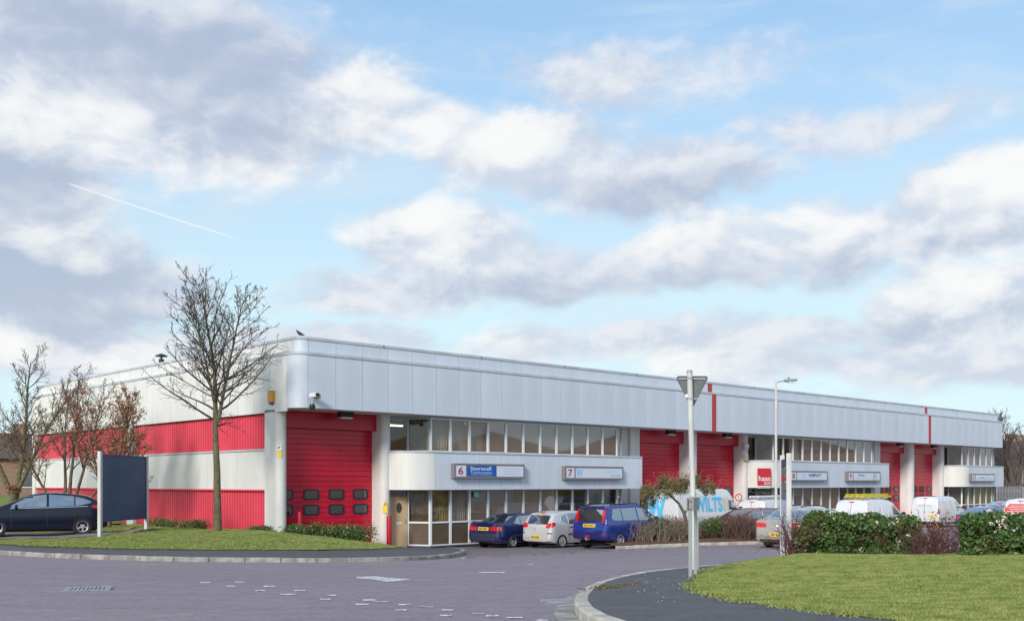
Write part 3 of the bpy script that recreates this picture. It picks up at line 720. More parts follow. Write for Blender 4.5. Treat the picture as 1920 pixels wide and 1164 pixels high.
def d7(r, x0, x1, z0, z1):
    h = z1-z0; w = x1-x0
    text('W', w*.14, h*.78, LM(x0+w*.085, (z0+z1)/2, .010), M_lblue, r, bold=.02)
    text('WILTS', w*.30, h*.36, LM(x0+w*.81, z0+h*.62, .010), M_ltext, r); text('electrical wholesalers', w*.22, h*.09, LM(x0+w*.86, z0+h*.24, .010), M_navy, r)
def d8(r, x0, x1, z0, z1):
    h = z1-z0; w = x1-x0
    MB().lathe([(.05,0),(.11,0),(.11,.01),(.05,.01)], 12, 'y', (x0+w*.22,.0,z0+h*.55)).build('logo', M_ltext, r)
    text('NEMFAST', w*.44, h*.42, LM(x0+w*.60, z0+h*.62, .010), M_navy, r, shear=.3, bold=.01); text('AEROSPACE', w*.42, h*.15, LM(x0+w*.60, z0+h*.22, .010), M_ltext, r, space=1.5)
def d9(r, x0, x1, z0, z1):
    h = z1-z0; w = x1-x0; m = mat('indigo_print', (.06,.06,.30), .5)
    text('Rowan', w*.22, h*.30, LM(x0+w*.30, z0+h*.70, .010), m, r, bold=.01); text('Construction Group', w*.50, h*.24, LM(x0+w*.32, z0+h*.32, .010), M_faint, r)
    MB().lathe([(.21,0),(.225,0),(.225,.008),(.21,.008)], 20, 'y', (x0+w*.80,.002,z0+h*.45)).build('logo', m, r); MB().tube([(x0+w*.77,.004,z0+h*.3),(x0+w*.80,.004,z0+h*.7),(x0+w*.82,.004,z0+h*.35)], .015, 5).build('logo', m, r)
def d10(r, x0, x1, z0, z1):
    h = z1-z0; w = x1-x0
    MB().tube([(x0+w*.12,.004,z0+h*.35),(x0+w*.25,.004,z0+h*.55),(x0+w*.42,.004,z0+h*.55),(x0+w*.46,.004,z0+h*.35)], .035, 5).build('logo', M_lblue, r)
    for k in range(2): MB().box((x0+w*.54,.006,z0+h*(.18+.16*k)),(x1-.1,.011,z0+h*(.26+.16*k))).build('print_line', M_faint, r)
    MB().box((x0+w*.5,.006,z0+h*.62),(x0+w*.68,.011,z0+h*.86)).build('print_patch', mat('cream_print', (.7,.62,.42), .5), r)
lightbox(852, 984, 868, 896, -.22, 'sign box numbered 6 with a blue Storacall TeleAcoustics panel', '6', d6)
lightbox(1059.5, 1169, 873, 898.5, -.22, 'sign box numbered 7 with a pale blue W', '7', d7)
lightbox(1482, 1552, 882, 901.5, -.22, 'sign box numbered 8 reading NEMFAST', '8', d8)
lightbox(1590, 1651, 883, 902, -.22, 'sign box numbered 9 reading Rowan', '9', d9)
lightbox(1822, 1866, 887.5, 902.5, -.22, 'farthest sign box with red number panel and blue logo', '10', d10)
# red square sign on the second band's curve
s0 = s_at(1433.5, .12); z0, z1 = z_at(1433.5, 910, .12), z_at(1433.5, 877.5, .12)
hs = thing_at('square_sign', s0, .12, z0, 'red square haas tcm sign on the second white band', 'sign'); hs.rotation_euler[2] = BROT-R(14); Wd = (z1-z0)
MB().box((-Wd/2,0,0),(Wd/2,.05,Wd)).build('panel', M_haas, hs)
text('haas', Wd*.9, Wd*.30, LM(0, Wd*.42, -.002), M_white, hs, bold=.012); text('tcm', Wd*.48, Wd*.17, LM(Wd*.2, Wd*.14, -.002), M_white, hs, shear=.3)
MB().box((-Wd/2,.01,-.14),(Wd/2,.03,-.005)).build('name_strip', M_white, hs); text('Cheltenham Hub', Wd*.95, .09, LM(0, -.075, .006), M_grey, hs)
# lamps under the soffit, cameras, alarm box, notices
def bulkhead(px, py, label, t=1.0):
    s = s_at(px, t); o = thing_at('floodlight', s, t, ZS+.004, label, 'lamp', 'floodlights over the loading doors')
    MB().box((-.30,-.12,-.20),(.30,.12,-.001)).build('housing', M_black, o); MB().box((-.22,-.10,-.255),(.26,.10,-.2)).build('lens', mat('lamp_lens', (.72,.68,.62), .3), o)
bulkhead(648, 775, 'floodlight under the soffit over the nearest loading door', .95)
bulkhead(1258, 812, 'floodlight over the loading door left of the triangle post'); bulkhead(1364, 817, 'floodlight over the loading door right of the pole with the triangle')
bulkhead(1688, 835, 'floodlight on the near one of the two farthest loading doors'); bulkhead(1751, 839, 'farthest floodlight under the soffit')
cz = z_at(583, 737, -.1); cc = thing_at('security_camera', s_at(580, 0), 0, cz-.2, 'white security camera on bracket at the building corner', 'camera')
MB().tube([(0,0,-.25),(0,-.22,-.22),(.02,-.28,.05)], .035, 7).build('bracket', M_grey, cc); MB().lathe([(.0,-.12),(.09,-.10),(.11,0),(.08,.09),(0,.1)], 12, 'z', (0,-.2,-.28)).build('dome', M_black, cc)
q = MB().box((-.08,-.52,.05),(.10,-.1,.2)); q.build('camera_body', M_frame, cc); MB().box((-.06,-.54,.07),(.08,-.52,.18)).build('lens', M_black, cc); MB().box((.12,-.4,.0),(.22,-.2,.16)).build('sensor', mat('tan_plastic', (.45,.30,.12), .5), cc)
al = thing_at('alarm_box', -.06, 1.6, 5.55, 'yellow alarm box on the side fascia near the corner', 'alarm box')
MB().prism([(-.06,-.16),(.055,-.16),(.055,.16),(-.06,.16),(-.09,.1),(-.09,-.1)], 0, .42).build('cover', mat('alarm_orange', (.62,.30,.03), .5), al); MB().box((-.05,-.07,-.08),(.04,.07,-.002)).build('strobe', M_blue, al)
for px, t, lab, k in ((1399, 1.28, 'upper white alarm box on the column beside the second band', 772), (1399.5, 1.28, 'cream box below the alarm on the column beside the second band', 858)):
    if k == 772: sA, zA = s_at(1398, 1.15), z_at(1398, 843, 1.15); o = thing_at('alarm_box', sA, 1.15, zA, lab, 'alarm box'); MB().lathe([(0,0),(.14,.02),(.19,.16),(.19,.30),(.10,.40),(0,.42)], 12, 'z').build('cover', M_frame, o)
    else: sA, zA = s_at(1399, 1.12), z_at(1399, 863, 1.12); o = thing_at('junction_box', sA, 1.12, zA, lab, 'box'); MB().box((-.14,-.06,0),(.14,.1,.30)).build('cover', mat('cream_box', (.55,.46,.28), .6), o); MB().box((-.15,-.07,.30),(.15,.1,.33)).build('lid', M_frame, o)
def notice(px, py, t, w, h, label, m, tri=False):
    o = thing_at('notice', s_at(px, t), t, z_at(px, py, t), label, 'notice'); o.rotation_euler[2] = BROT-R(50)
    MB().box((-w/2,-.004,-h/2),(w/2,.008,h/2*.2)).build('plate', m, o)
    if tri: MB().add([(-w*.45,-.006,h*.12),(w*.45,-.006,h*.12),(0,-.006,h*.62),(-w*.45,.006,h*.12),(w*.45,.006,h*.12),(0,.006,h*.62)], [(0,1,2),(5,4,3),(0,3,4,1),(1,4,5,2),(2,5,3,0)]).build('warning_triangle', M_yel, o); MB().box((-.02,-.009,h*.2),(.02,-.0065,h*.42)).build('symbol', M_black, o)
    else: MB().box((-w/2,-.004,h*.14),(w/2,.008,h*.5)).build('plate', M_white, o); MB().add([(-w*.3,-.007,h*.22),(w*.3,-.007,h*.34),(w*.25,-.007,h*.44),(-w*.34,-.007,h*.32)], [(0,1,2,3)]).build('camera_symbol', M_navy, o)
notice(523.5, 846, 1.285, .19, .44, 'yellow camera warning notice on the corner column', M_yel); notice(722, 951, 1.17, .21, .44, 'yellow triangular warning notice on the column by the wooden door', M_yel, True)
gn = thing_at('notice', s_at(893.5,.5), .5, z_at(893.5,932,.5), 'green safety notice inside the ground floor window', 'notice')
MB().box((-.17,0,0),(.17,.008,.24)).build('plate', M_green, gn); MB().box((-.1,-.003,.14),(.08,-.001,.19)).build('arrow', M_white, gn); MB().box((-.12,-.003,.05),(.12,-.001,.09)).build('print_line', M_white, gn)
ns = thing_at('round_notice', s_at(1384,1.15), 1.12, z_at(1384.5,932,1.12), 'small round red-rimmed sign on the column behind the van', 'sign'); ns.rotation_euler[2] = BROT-R(30)
MB().lathe([(0,0),(.2,0),(.2,.01),(0,.01)], 18, 'y').build('plate', M_white, ns); MB().lathe([(.15,0),(.21,0),(.21,.008),(.15,.008)], 18, 'y', (0,-.010,0)).build('rim', M_haas, ns); text('5', .1, .18, LM(0,0,-.004), M_black, ns)
# red guard posts by the doors
def bollard(px, t, h, label, w=.16):
    s = s_at(px, t); p = Bw(s, t); z = gz(p.x, p.y)-.03; o = empty('guard_post', (p.x, p.y, z), BROT, label=label, category='post'); o['group'] = 'red guard posts by the doors'
    MB().tube([(0,0,0),(0,0,h-.06),(0,0,h-.015)], [w/2,w/2,w/2*.9], 12).build('post', M_doorb, o, 40); MB().lathe([(0,.03),(w*.3,.02),(w*.46,0)], 12, 'z', (0,0,h-.015)).build('cap', M_doorb, o, 60); MB().box((-.12,-.12,0),(.12,.12,.035)).build('base_plate', M_doorb, o)
bollard(729.5, .75, 1.25, 'tall red guard post by the wooden door', .20); bollard(562, 1.45, 1.0, 'short faded red guard post before the nearest loading door', .16)
# roof vent and the bird
vp = Bw(1.5, 14.2, 7.3); vt = empty('roof_vent', vp, 0, label='small dark flue with cowl on the roof edge at left', category='vent')
MB().tube([(0,0,-.1),(0,0,1.05)], .12, 10).build('pipe', M_black, vt); MB().lathe([(0,1.32),(.27,1.22),(.28,1.17),(.0,1.15)], 12).build('cowl', M_black, vt); MB().tube([(0,0,1.05),(0,0,1.17)], .05, 6).build('stem', M_black, vt)
# ------------------------------------------------------------------ vehicles
def paint(name, c, c2=None, metal=.0): return mat(name, c, .25, metal=metal, spec=.5, coat=1.0, col2=c2, scale=3)
M_cglass = glassmat('car_glass', (.030,.042,.050), .40, .02, False)
M_tyre = mat('tyre_rubber', (.014,.014,.015), .85); M_rim = mat('alloy_rim', (.46,.47,.49), .35, metal=.5); M_under = mat('underbody', (.008,.008,.009), .95)
M_tail = mat('tail_lamp_red', (.55,.008,.012), .15, spec=.6, coat=.6); M_head = mat('headlamp', (.62,.64,.66), .1, spec=.7, coat=.8); M_amber = mat('amber_lamp', (.75,.20,.02), .2)
M_plate = mat('yellow_plate', (.78,.52,.02), .4); M_trim = mat('black_trim', (.02,.02,.022), .6); M_chrome = mat('chrome', (.65,.65,.66), .15, metal=1)
_wheel = {}
def wheel_meshes(r, rim, sp):
    k = (r, rim, sp)
    if k in _wheel: return _wheel[k]
    w = .20; a = r; b = r*.66
    b = r*.60; t = MB().lathe([(b,-w/2+.01),(b+.02,-w/2),(a-.03,-w/2),(a,-w/2+.03),(a,w/2-.03),(a-.03,w/2),(b+.02,w/2),(b,w/2-.01)], 28, 'y', close=True).me('tyre', M_tyre, 40)
    h = MB().lathe([(0,-.03),(b*.99,-.03),(b*.99,.03),(0,.03)], 20, 'y').me('wheel', M_under, 40)
    m = MB(); m.lathe([(b*.86,.06),(b,.06),(b,.095),(b*.97,.10),(b*.86,.085)], 28, 'y', close=True); m.lathe([(0,.10),(b*.22,.095),(b*.26,.05),(0,.05)], 14, 'y')
    for i in range(sp):
        an = 2*PI*i/sp; ca, sa = math.cos(an), math.sin(an); w0, w1 = b*.13*(5/sp)**.8, b*.17*(5/sp)**.8
        q = []
        for (rr_, ww, y) in ((b*.15,w0,.092),(b*.92,w1,.082)):
            for sgn in (-1, 1):
                for yy in (y, .045): q.append((rr_*ca-sgn*ww*sa, yy, rr_*sa+sgn*ww*ca))
        m.add(q, [(0,2,6,4),(1,5,7,3),(0,4,5,1),(2,3,7,6),(4,6,7,5),(0,1,3,2)])
    rm = m.me('rim', rim, 30); _wheel[k] = (h, t, rm); return _wheel[k]
def prof(P, x):
    return float(np.interp(x, [p[0] for p in P], [p[1] for p in P]))
def car(name, label, cat, loc, head, sp, group=None):
    L, Wd, top = sp['L'], sp['W'], sp['top']; H2 = Wd/2; belt = sp.get('belt', [(0,.95),(L,.95)]); tum = sp.get('tumble', .36); zb0 = sp.get('zb', .20)
    root = empty(name, loc, head, label=label, category=cat)
    if group: root['group'] = group
    off = L/2
    # body stations
    xs = sorted(set([round(p[0], 3) for p in top]+[round(x, 3) for x in np.linspace(.12, L-.12, 26)]+[0, .03, .07, L-.07, L-.03, L]))
    re, fe_ = sp.get('rear_round', .16), sp.get('front_round', .35)
    def hw(x):
        a = 1-(max(0, re-x)/re)**2.2*sp.get('rear_taper', .13); b = 1-(max(0, fe_-(L-x))/fe_)**2*sp.get('front_taper', .20)
        return H2*a*b*(1-.03*abs(x/L-.5)*2)
    V = []; ring_n = None
    for x in xs:
        zt = prof(top, x); zb = zb0+.10*max(0, 1-x/.35)+.06*max(0, 1-(L-x)/.4); w = hw(x); zbe = min(prof(belt, x), zt-.06)
        if zt < zb+.2: zt = zb+.2; zbe = zt-.06
        hgt = zbe-zb; gh = zt-zbe
        wb = w*.965; wr = wb-max(0, gh-.06)*tum
        r = min(.10, gh*.5); wr = max(wr, w*.5)
        pts = [(0,zb),(w*.80,zb),(w*.94,zb+.03),(w*.985,zb+.16*hgt),(w,zb+.42*hgt),(w*.998,zb+.68*hgt),(w*.985,zb+.88*hgt),(wb,zbe),
               (wb+(wr-wb)*.33, zbe+(gh-r)*.33),(wb+(wr-wb)*.66, zbe+(gh-r)*.66),(wr,zt-r),(wr-r*.28,zt-r*.42),(wr-r*.75,zt-r*.12),(wr*.55,zt),(0,zt+.012)]
        full = [(x-off, y, z) for y, z in pts]+[(x-off, -y, z) for y, z in pts[1:-1][::-1]]
        ring_n = len(full); V += full
    Fc = [tuple(range(ring_n))[::-1], tuple(range((len(xs)-1)*ring_n, len(xs)*ring_n))]
    for i in range(len(xs)-1):
        for k in range(ring_n): Fc.append((i*ring_n+k, i*ring_n+(k+1)%ring_n, (i+1)*ring_n+(k+1)%ring_n, (i+1)*ring_n+k))
    me = MB().add(V, Fc).me('body', sp['paint'])
    bv = BVHTree.FromPolygons([v.co.copy() for v in me.vertices], [tuple(p.vertices) for p in me.polygons])
    bo = link('body', me, root)
    r = sp['r']; wx = sp['wx']
    cut = MB()
    for x in wx:
        for sg in (-1, 1):
            y0, y1 = (H2-.30, H2+.15) if sg > 0 else (-H2-.15, -H2+.30)
            N = 22; ar = r*1.17; ring0 = [(x-off+ar*math.cos(2*PI*k/N), r+ar*math.sin(2*PI*k/N)) for k in range(N)]
            cut.add([(a, y0, b) for a, b in ring0]+[(a, y1, b) for a, b in ring0], [tuple(range(N))[::-1], tuple(range(N, 2*N))]+[(k,(k+1)%N,N+(k+1)%N,N+k) for k in range(N)])
    cme = cut.me('c', M_under); co = bpy.data.objects.new('c', cme); COL.objects.link(co)
    me.materials.append(M_under)
    md = bo.modifiers.new('b', 'BOOLEAN'); md.object = co; md.operation = 'DIFFERENCE'; md.solver = 'EXACT'; md.material_mode = 'TRANSFER'
    dg = bpy.context.evaluated_depsgraph_get(); nm = bpy.data.meshes.new_from_object(bo.evaluated_get(dg)); bo.modifiers.clear(); bo.data = nm; nm.name = 'body'
    bpy.data.objects.remove(co); shade(nm, 32)
    def cast(o, d):
        h = bv.ray_cast(Vector(o), Vector(d)); return (h[0], h[1]) if h[0] is not None else (None, None)
    def patch(nm_, cols, side, m, parent=root, rows=5, sub=4, offs_=.006, skirt=.02):
        """a panel lying on the body. cols: list of (u, lo, hi); side 'L','R' (u=x), 'B','F' (u=y), 'T' (u=x, lo/hi=y)"""
        cc = []
        for (u0, a0, b0), (u1, a1, b1) in zip(cols, cols[1:]):
            for k in range(sub): w = k/sub; cc.append((u0+(u1-u0)*w, a0+(a1-a0)*w, b0+(b1-b0)*w))
        cc.append(cols[-1]); v = []; ok = True
        for u, a, b in cc:
            for j in range(rows+1):
                z = a+(b-a)*j/rows
                if side in 'LR': sg = 1 if side == 'L' else -1; h, n = cast((u-off, sg*3, z), (0, -sg, 0)); fb = (u-off, sg*hw(u), z)
                elif side in 'BF': sg = -1 if side == 'B' else 1; h, n = cast((sg*6, u, z), (-sg, 0, 0)); fb = (sg*off, u, z)
                else: h, n = cast((u-off, z, 4), (0, 0, -1)); fb = (u-off, z, 1)
                if h is None: h, n = bv.find_nearest(Vector(fb))[:2]
                v.append(h+(n if n.dot(Vector((0,0,1)) if side == 'T' else (Vector((0,sg,0)) if side in 'LR' else Vector((sg,0,0)))) > 0 else -n)*offs_)
        R1 = rows+1; n_ = len(cc); f = [(i*R1+j, (i+1)*R1+j, (i+1)*R1+j+1, i*R1+j+1) for i in range(n_-1) for j in range(rows)]
        edge = [i*R1 for i in range(n_)]+[(n_-1)*R1+j for j in range(1, R1)]+[i*R1+rows for i in range(n_-2, -1, -1)]+[j for j in range(rows-1, 0, -1)]
        cen = {'L':(0,-1,0),'R':(0,1,0),'B':(1,0,0),'F':(-1,0,0),'T':(0,0,-1)}[side]; base = len(v)
        v += [v[e]+Vector(cen)*skirt for e in edge]; ne = len(edge)
        f += [(edge[k], edge[(k+1)%ne], base+(k+1)%ne, base+k) for k in range(ne)]
        return MB().add(v, f).build(nm_, m, parent, 40)
    sp['detail'](patch, root, cast, off, H2)
    hm, tm, rm = wheel_meshes(r, sp.get('rim', M_rim), sp.get('spokes', 7))
    for x in wx:
        for sg in (-1, 1):
            w = link('wheel', hm, root); w.location = (x-off, sg*(H2-.115), r); w.rotation_euler = (0, random.random()*6, 0 if sg > 0 else PI)
            link('tyre', tm, w); link('rim', rm, w)
    MB().box((.35-off,-H2*.62,.16),(L-.35-off,H2*.62,.5)).build('underbody', M_under, root)
    return root
def side_glass(patch, wins, m=None, handles=(), zh=.83):
    for s in 'LR':
        for w in wins: patch('side_window', w, s, m or M_cglass, rows=4, sub=3)
        for x in handles: patch('door_handle', [(x, zh, zh+.035), (x+.19, zh, zh+.035)], s, M_trim if m is None else m, rows=1, sub=1, offs_=.03, skirt=.05)
def seam(patch, xs, z0, z1, m=None):
    for s in 'LR':
        for x in xs: patch('door_seam', [(x, z0, z1), (x+.014, z0, z1)], s, m or M_trim, rows=6, sub=1, offs_=.002, skirt=.004)
def mirror(root, off, H2, x, z, m):
    for sg in (-1, 1):
        a = MB(); a.lathe([(0,-.07),(.07,-.055),(.085,0),(.06,.06),(0,.07)], 10, 'y', (0,0,0)); a.v = [(p[0]*.7, p[1]*1.5, p[2]) for p in a.v]; a.v = [(p[0]+x-off, p[1]+sg*(H2+.10), p[2]+z) for p in a.v]
        o = a.build('door_mirror', m, root, 50); MB().box((x-off-.03, sg*(H2-.08) if sg > 0 else -(H2+.06), z-.04), (x-off+.03, sg*(H2+.06) if sg > 0 else -(H2-.08), z-.01)).build('mirror_arm', M_trim, o)
def plate(patch, y0, y1, z0, z1, txt, root, cast, side='B', x=0):
    p = patch('number_plate', [(y0, z0, z1), (y1, z0, z1)], side, M_plate if side == 'B' else M_white, rows=2, sub=2, offs_=.014, skirt=.02)
    if txt:                                       # characters too small to read in the photograph: dark strokes only
        for k in range(7):
            y = y0+(y1-y0)*(.10+.8*(k+.5)/7+(.04 if k > 3 else 0)); w = (y1-y0)*.035
            patch('character', [(y-w, z0+(z1-z0)*.2, z1-(z1-z0)*.2), (y+w, z0+(z1-z0)*.2, z1-(z1-z0)*.2)], side, M_black, p, 1, 1, .0165, .004)
VROT = BROT
def place(px, d, heading, L):                    # rear-centre given by a bearing and a depth -> body centre on the ground
    X, Y = (px-960)/F*d, d; c = (X+math.cos(heading)*L/2, Y+math.sin(heading)*L/2); return (c[0], c[1], zg(*c)+.005)
# 1 dark blue saloon
blue1 = paint('dark_blue_paint', (.007,.013,.085), (.009,.016,.10), .2)
def det_saloon(patch, root, cast, off, H2):
    side_glass(patch, [[(1.02,1.02,1.04),(1.30,.97,1.26),(1.42,.96,1.29)],[(1.46,.96,1.30),(2.28,.95,1.33)],[(2.36,.95,1.33),(2.85,.95,1.28),(3.22,.95,1.05)]], handles=(1.5,2.42), zh=.80)
    patch('rear_window', [(-.60,1.07,1.33),(0,1.07,1.35),(.60,1.07,1.33)], 'B', M_cglass, rows=6, sub=6); patch('windscreen', [(-.62,1.0,1.32),(.62,1.0,1.32)], 'F', M_cglass, rows=5, sub=6)
    for sg in (-1, 1):
        patch('tail_lamp', [(sg*.36,.75,.89),(sg*.62,.74,.90),(sg*.79,.74,.89)], 'B', M_tail, rows=3, sub=4); patch('headlamp', [(sg*.40,.60,.72),(sg*.74,.60,.73)], 'F', M_head)
        patch('indicator_lamp', [(.05,.75,.90),(.22,.76,.89)], 'L' if sg > 0 else 'R', M_amber, rows=2, sub=2)
    patch('rear_bumper', [(-.80,.34,.62),(.80,.34,.62)], 'B', mat('bumper_blue', (.022,.026,.055), .5), rows=5, sub=10, offs_=.02, skirt=.03); plate(patch, -.28, .28, .74, .87, '~', root, cast)
    for s in 'LR': patch('rubbing_strip', [(.95,.50,.58),(3.2,.50,.58)], s, M_trim, rows=1, sub=8, offs_=.012, skirt=.02)
    seam(patch, (1.36,2.32,3.25), .32, .96); MB().box((.10-off,-.66,1.065),(.24-off,.66,1.095)).build('boot_spoiler', blue1, root); mirror(root, off, H2, 3.10, .99, M_trim)
car('saloon_car', 'dark blue saloon car with yellow plate, leftmost of the three parked by the windows', 'car', place(905, 41.6, R(49), 4.45), R(49),
    dict(L=4.45, W=1.71, r=.30, wx=(.92,3.50), paint=blue1, belt=[(0,.93),(1,.95),(3.3,.94),(4.45,.8)], rear_taper=.12, spokes=9, detail=det_saloon,
         top=[(0,.55),(.02,.66),(.06,.90),(.12,1.03),(.30,1.055),(.62,1.06),(1.30,1.36),(1.7,1.41),(2.3,1.405),(2.72,1.34),(3.42,.985),(4.05,.86),(4.33,.72),(4.43,.58),(4.45,.45)]))
# 2 silver hatchback
silv = paint('silver_paint', (.58,.575,.585), (.54,.54,.555), .25)
def det_hatch(patch, root, cast, off, H2):
    side_glass(patch, [[(.66,1.08,1.22),(.95,1.0,1.36),(1.02,1.0,1.37)],[(1.07,.98,1.38),(1.78,.95,1.41)],[(1.86,.95,1.41),(2.4,.94,1.34),(2.85,.94,1.05)]], handles=(1.12,1.92), zh=.84)
    patch('rear_window', [(-.55,.98,1.30),(0,.96,1.34),(.55,.98,1.30)], 'B', M_cglass, rows=6, sub=6); patch('windscreen', [(-.60,1.0,1.38),(.60,1.0,1.38)], 'F', M_cglass)
    for sg in (-1, 1):
        patch('tail_lamp', [(sg*.50,.84,.92),(sg*.66,.82,1.02),(sg*.80,.84,1.04)], 'B', M_tail, rows=4, sub=4); patch('tail_lamp_wrap', [(.04,.84,1.03),(.24,.90,1.05),(.32,.97,1.02)], 'L' if sg > 0 else 'R', M_tail, rows=3, sub=3)
        patch('headlamp', [(sg*.42,.62,.78),(sg*.76,.62,.84)], 'F', M_head); patch('bumper_trim', [(sg*.62,.60,.64),(sg*.80,.60,.64)], 'B', M_trim, rows=1, sub=3)
    plate(patch, -.26, .26, .40, .52, '~', root, cast); patch('brake_light', [(-.12,1.38,1.42),(.12,1.38,1.42)], 'B', M_tail, rows=1, sub=2, offs_=.03)
    patch('sun_strip', [(-.10,1.31,1.335),(.10,1.31,1.335)], 'B', mat('lime_sticker', (.45,.65,.05), .5), rows=1, sub=1, offs_=.010)
    for s in 'LR': patch('rubbing_strip', [(1.0,.55,.60),(2.75,.55,.60)], s, M_trim, rows=1, sub=8, offs_=.012)
    seam(patch, (1.04,1.83,2.9), .32, 1.0); MB().lathe([(0,0),(.05,0),(.05,.02),(0,.02)], 4, 'y', (0,0,0)).build('badge', M_chrome, root).location = (-off-.0,0,.78); mirror(root, off, H2, 2.72, 1.0, silv)
car('hatchback_car', 'silver hatchback between the dark blue saloon and the blue four-wheel drive', 'car', place(1004, 40.8, R(44), 3.98), R(44),
    dict(L=3.98, W=1.71, r=.30, wx=(.66,3.23), paint=silv, belt=[(0,1.0),(.5,1.0),(3,.94),(3.98,.8)], spokes=14, detail=det_hatch, rear_taper=.16, rear_round=.22,
         top=[(0,.50),(.02,.62),(.05,.80),(.10,.96),(.30,1.30),(.42,1.40),(.9,1.475),(1.5,1.49),(2.0,1.47),(2.3,1.40),(3.05,1.02),(3.6,.88),(3.85,.74),(3.95,.58),(3.98,.45)]))
# 3 blue four-wheel drive
blue2 = paint('royal_blue_paint', (.006,.026,.20), (.008,.032,.24), .15)
def det_suv(patch, root, cast, off, H2):
    side_glass(patch, [[(.46,1.12,1.22),(.56,1.10,1.52),(1.02,1.09,1.54)],[(1.08,1.09,1.54),(1.95,1.08,1.56)],[(2.03,1.08,1.56),(2.5,1.07,1.50),(3.05,1.06,1.16)]], handles=(1.3,2.1), zh=.95)
    patch('rear_window', [(-.58,1.08,1.50),(0,1.06,1.52),(.58,1.08,1.50)], 'B', M_cglass, rows=6, sub=6); patch('windscreen', [(-.62,1.1,1.55),(.62,1.1,1.55)], 'F', M_cglass)
    for sg in (-1, 1):
        patch('tail_lamp', [(sg*.585,1.06,1.55),(sg*.64,1.0,1.56),(sg*.70,1.0,1.55)], 'B', M_tail, rows=6, sub=3); patch('headlamp', [(sg*.42,.78,.92),(sg*.78,.78,.96)], 'F', M_head); patch('reflector', [(sg*.68,.55,.62),(sg*.76,.55,.62)], 'B', M_tail, rows=1, sub=1, offs_=.02)
        MB().tube([(.6-off,sg*.55,1.66),(.66-off,sg*.56,1.70),(2.2-off,sg*.56,1.705),(2.3-off,sg*.55,1.66)], .022, 7).build('roof_rail', M_trim, root, 50)
    patch('plate_surround', [(-.34,.84,.99),(.34,.84,.99)], 'B', M_chrome, rows=1, sub=3, offs_=.010); plate(patch, -.27, .27, .84, .96, '~', root, cast)
    patch('rear_bumper', [(-.84,.42,.66),(.84,.42,.66)], 'B', mat('bumper_navy', (.012,.014,.10), .4), rows=4, sub=10, offs_=.035, skirt=.05); patch('fog_lamp', [(-.07,.46,.54),(.10,.46,.54)], 'B', M_tail, rows=1, sub=1, offs_=.05, skirt=.06)
    MB().box((.10-off,-.62,1.60),(.02-off+.16,.62,1.64)).build('roof_spoiler', M_trim, root); MB().tube([(.1-off,0,.38),(-.14-off,0,.38),(-.16-off,0,.46)], .03, 7).build('tow_bar', M_galv, root); seam(patch, (1.05,1.99,3.1), .42, 1.1); mirror(root, off, H2, 2.95, 1.14, M_trim)
car('four_wheel_drive_car', 'blue four-wheel drive car with tall red tail lamps beside the planted bed', 'car', place(1103, 39.0, R(46), 4.45), R(46),
    dict(L=4.45, W=1.77, r=.35, wx=(.86,3.48), paint=blue2, zb=.30, belt=[(0,1.06),(3.2,1.06),(4.45,.95)], tumble=.28, spokes=6, detail=det_suv,
         top=[(0,.66),(.02,.80),(.07,1.04),(.20,1.52),(.30,1.63),(.7,1.675),(1.6,1.69),(2.3,1.67),(2.58,1.60),(3.22,1.14),(4.0,1.05),(4.32,.94),(4.42,.70),(4.45,.55)]))
# 4 black hatchback on the drive
blk = mat('black_paint', (.004,.006,.020), .2, spec=.4, coat=.35)
def det_focus(patch, root, cast, off, H2):
    side_glass(patch, [[(.52,1.13,1.18),(.78,1.06,1.29),(1.02,1.03,1.34)],[(1.06,1.03,1.36),(1.85,1.0,1.42)],[(1.92,1.0,1.42),(2.45,.99,1.36),(3.0,.98,1.06)]], handles=(1.15,2.0), zh=.88)
    patch('rear_window', [(-.55,1.05,1.35),(.55,1.05,1.35)], 'B', M_cglass); patch('windscreen', [(-.62,1.02,1.40),(.62,1.02,1.40)], 'F', M_cglass)
    for sg in (-1, 1):
        patch('tail_lamp', [(.05,.84,1.0),(.30,.92,1.06),(.50,.98,1.04)], 'L' if sg > 0 else 'R', M_tail, rows=3, sub=4); patch('tail_lamp', [(sg*.52,.84,.98),(sg*.80,.84,1.0)], 'B', M_tail); patch('headlamp', [(sg*.42,.66,.80),(sg*.80,.66,.84)], 'F', M_head)
    for s in 'LR': patch('window_trim', [(.62,1.00,1.02),(1.9,.965,.985),(3.05,.95,.97)], s, M_chrome, rows=1, sub=8, offs_=.010)
    plate(patch, -.26, .26, .58, .69, '', root, cast); seam(patch, (1.04,1.89,3.0), .32, 1.0); mirror(root, off, H2, 2.85, 1.02, blk)
hf = R(204); cf = Vector(((142.5-960)/F*35.6, 35.6)); 
ctr = (cf.x+math.cos(hf)*1.30-(-math.sin(hf))*.86*0, cf.y+math.sin(hf)*1.30)
car('hatchback_car', 'black five-door hatchback on the drive at the left edge', 'car', (ctr[0]-.2, ctr[1]+.75, gz(ctr[0], ctr[1]+.75)+.005), hf,
    dict(L=4.36, W=1.82, r=.32, wx=(.80,3.45), paint=blk, belt=[(0,1.03),(1,1.02),(3.2,.97),(4.36,.85)], spokes=5, detail=det_focus, rear_round=.3,
         top=[(0,.52),(.02,.72),(.06,.94),(.12,1.06),(.28,1.17),(.50,1.31),(.66,1.37),(1.1,1.435),(1.65,1.48),(2.1,1.47),(2.5,1.38),(3.40,1.0),(3.95,.88),(4.22,.74),(4.33,.6),(4.36,.48)]))
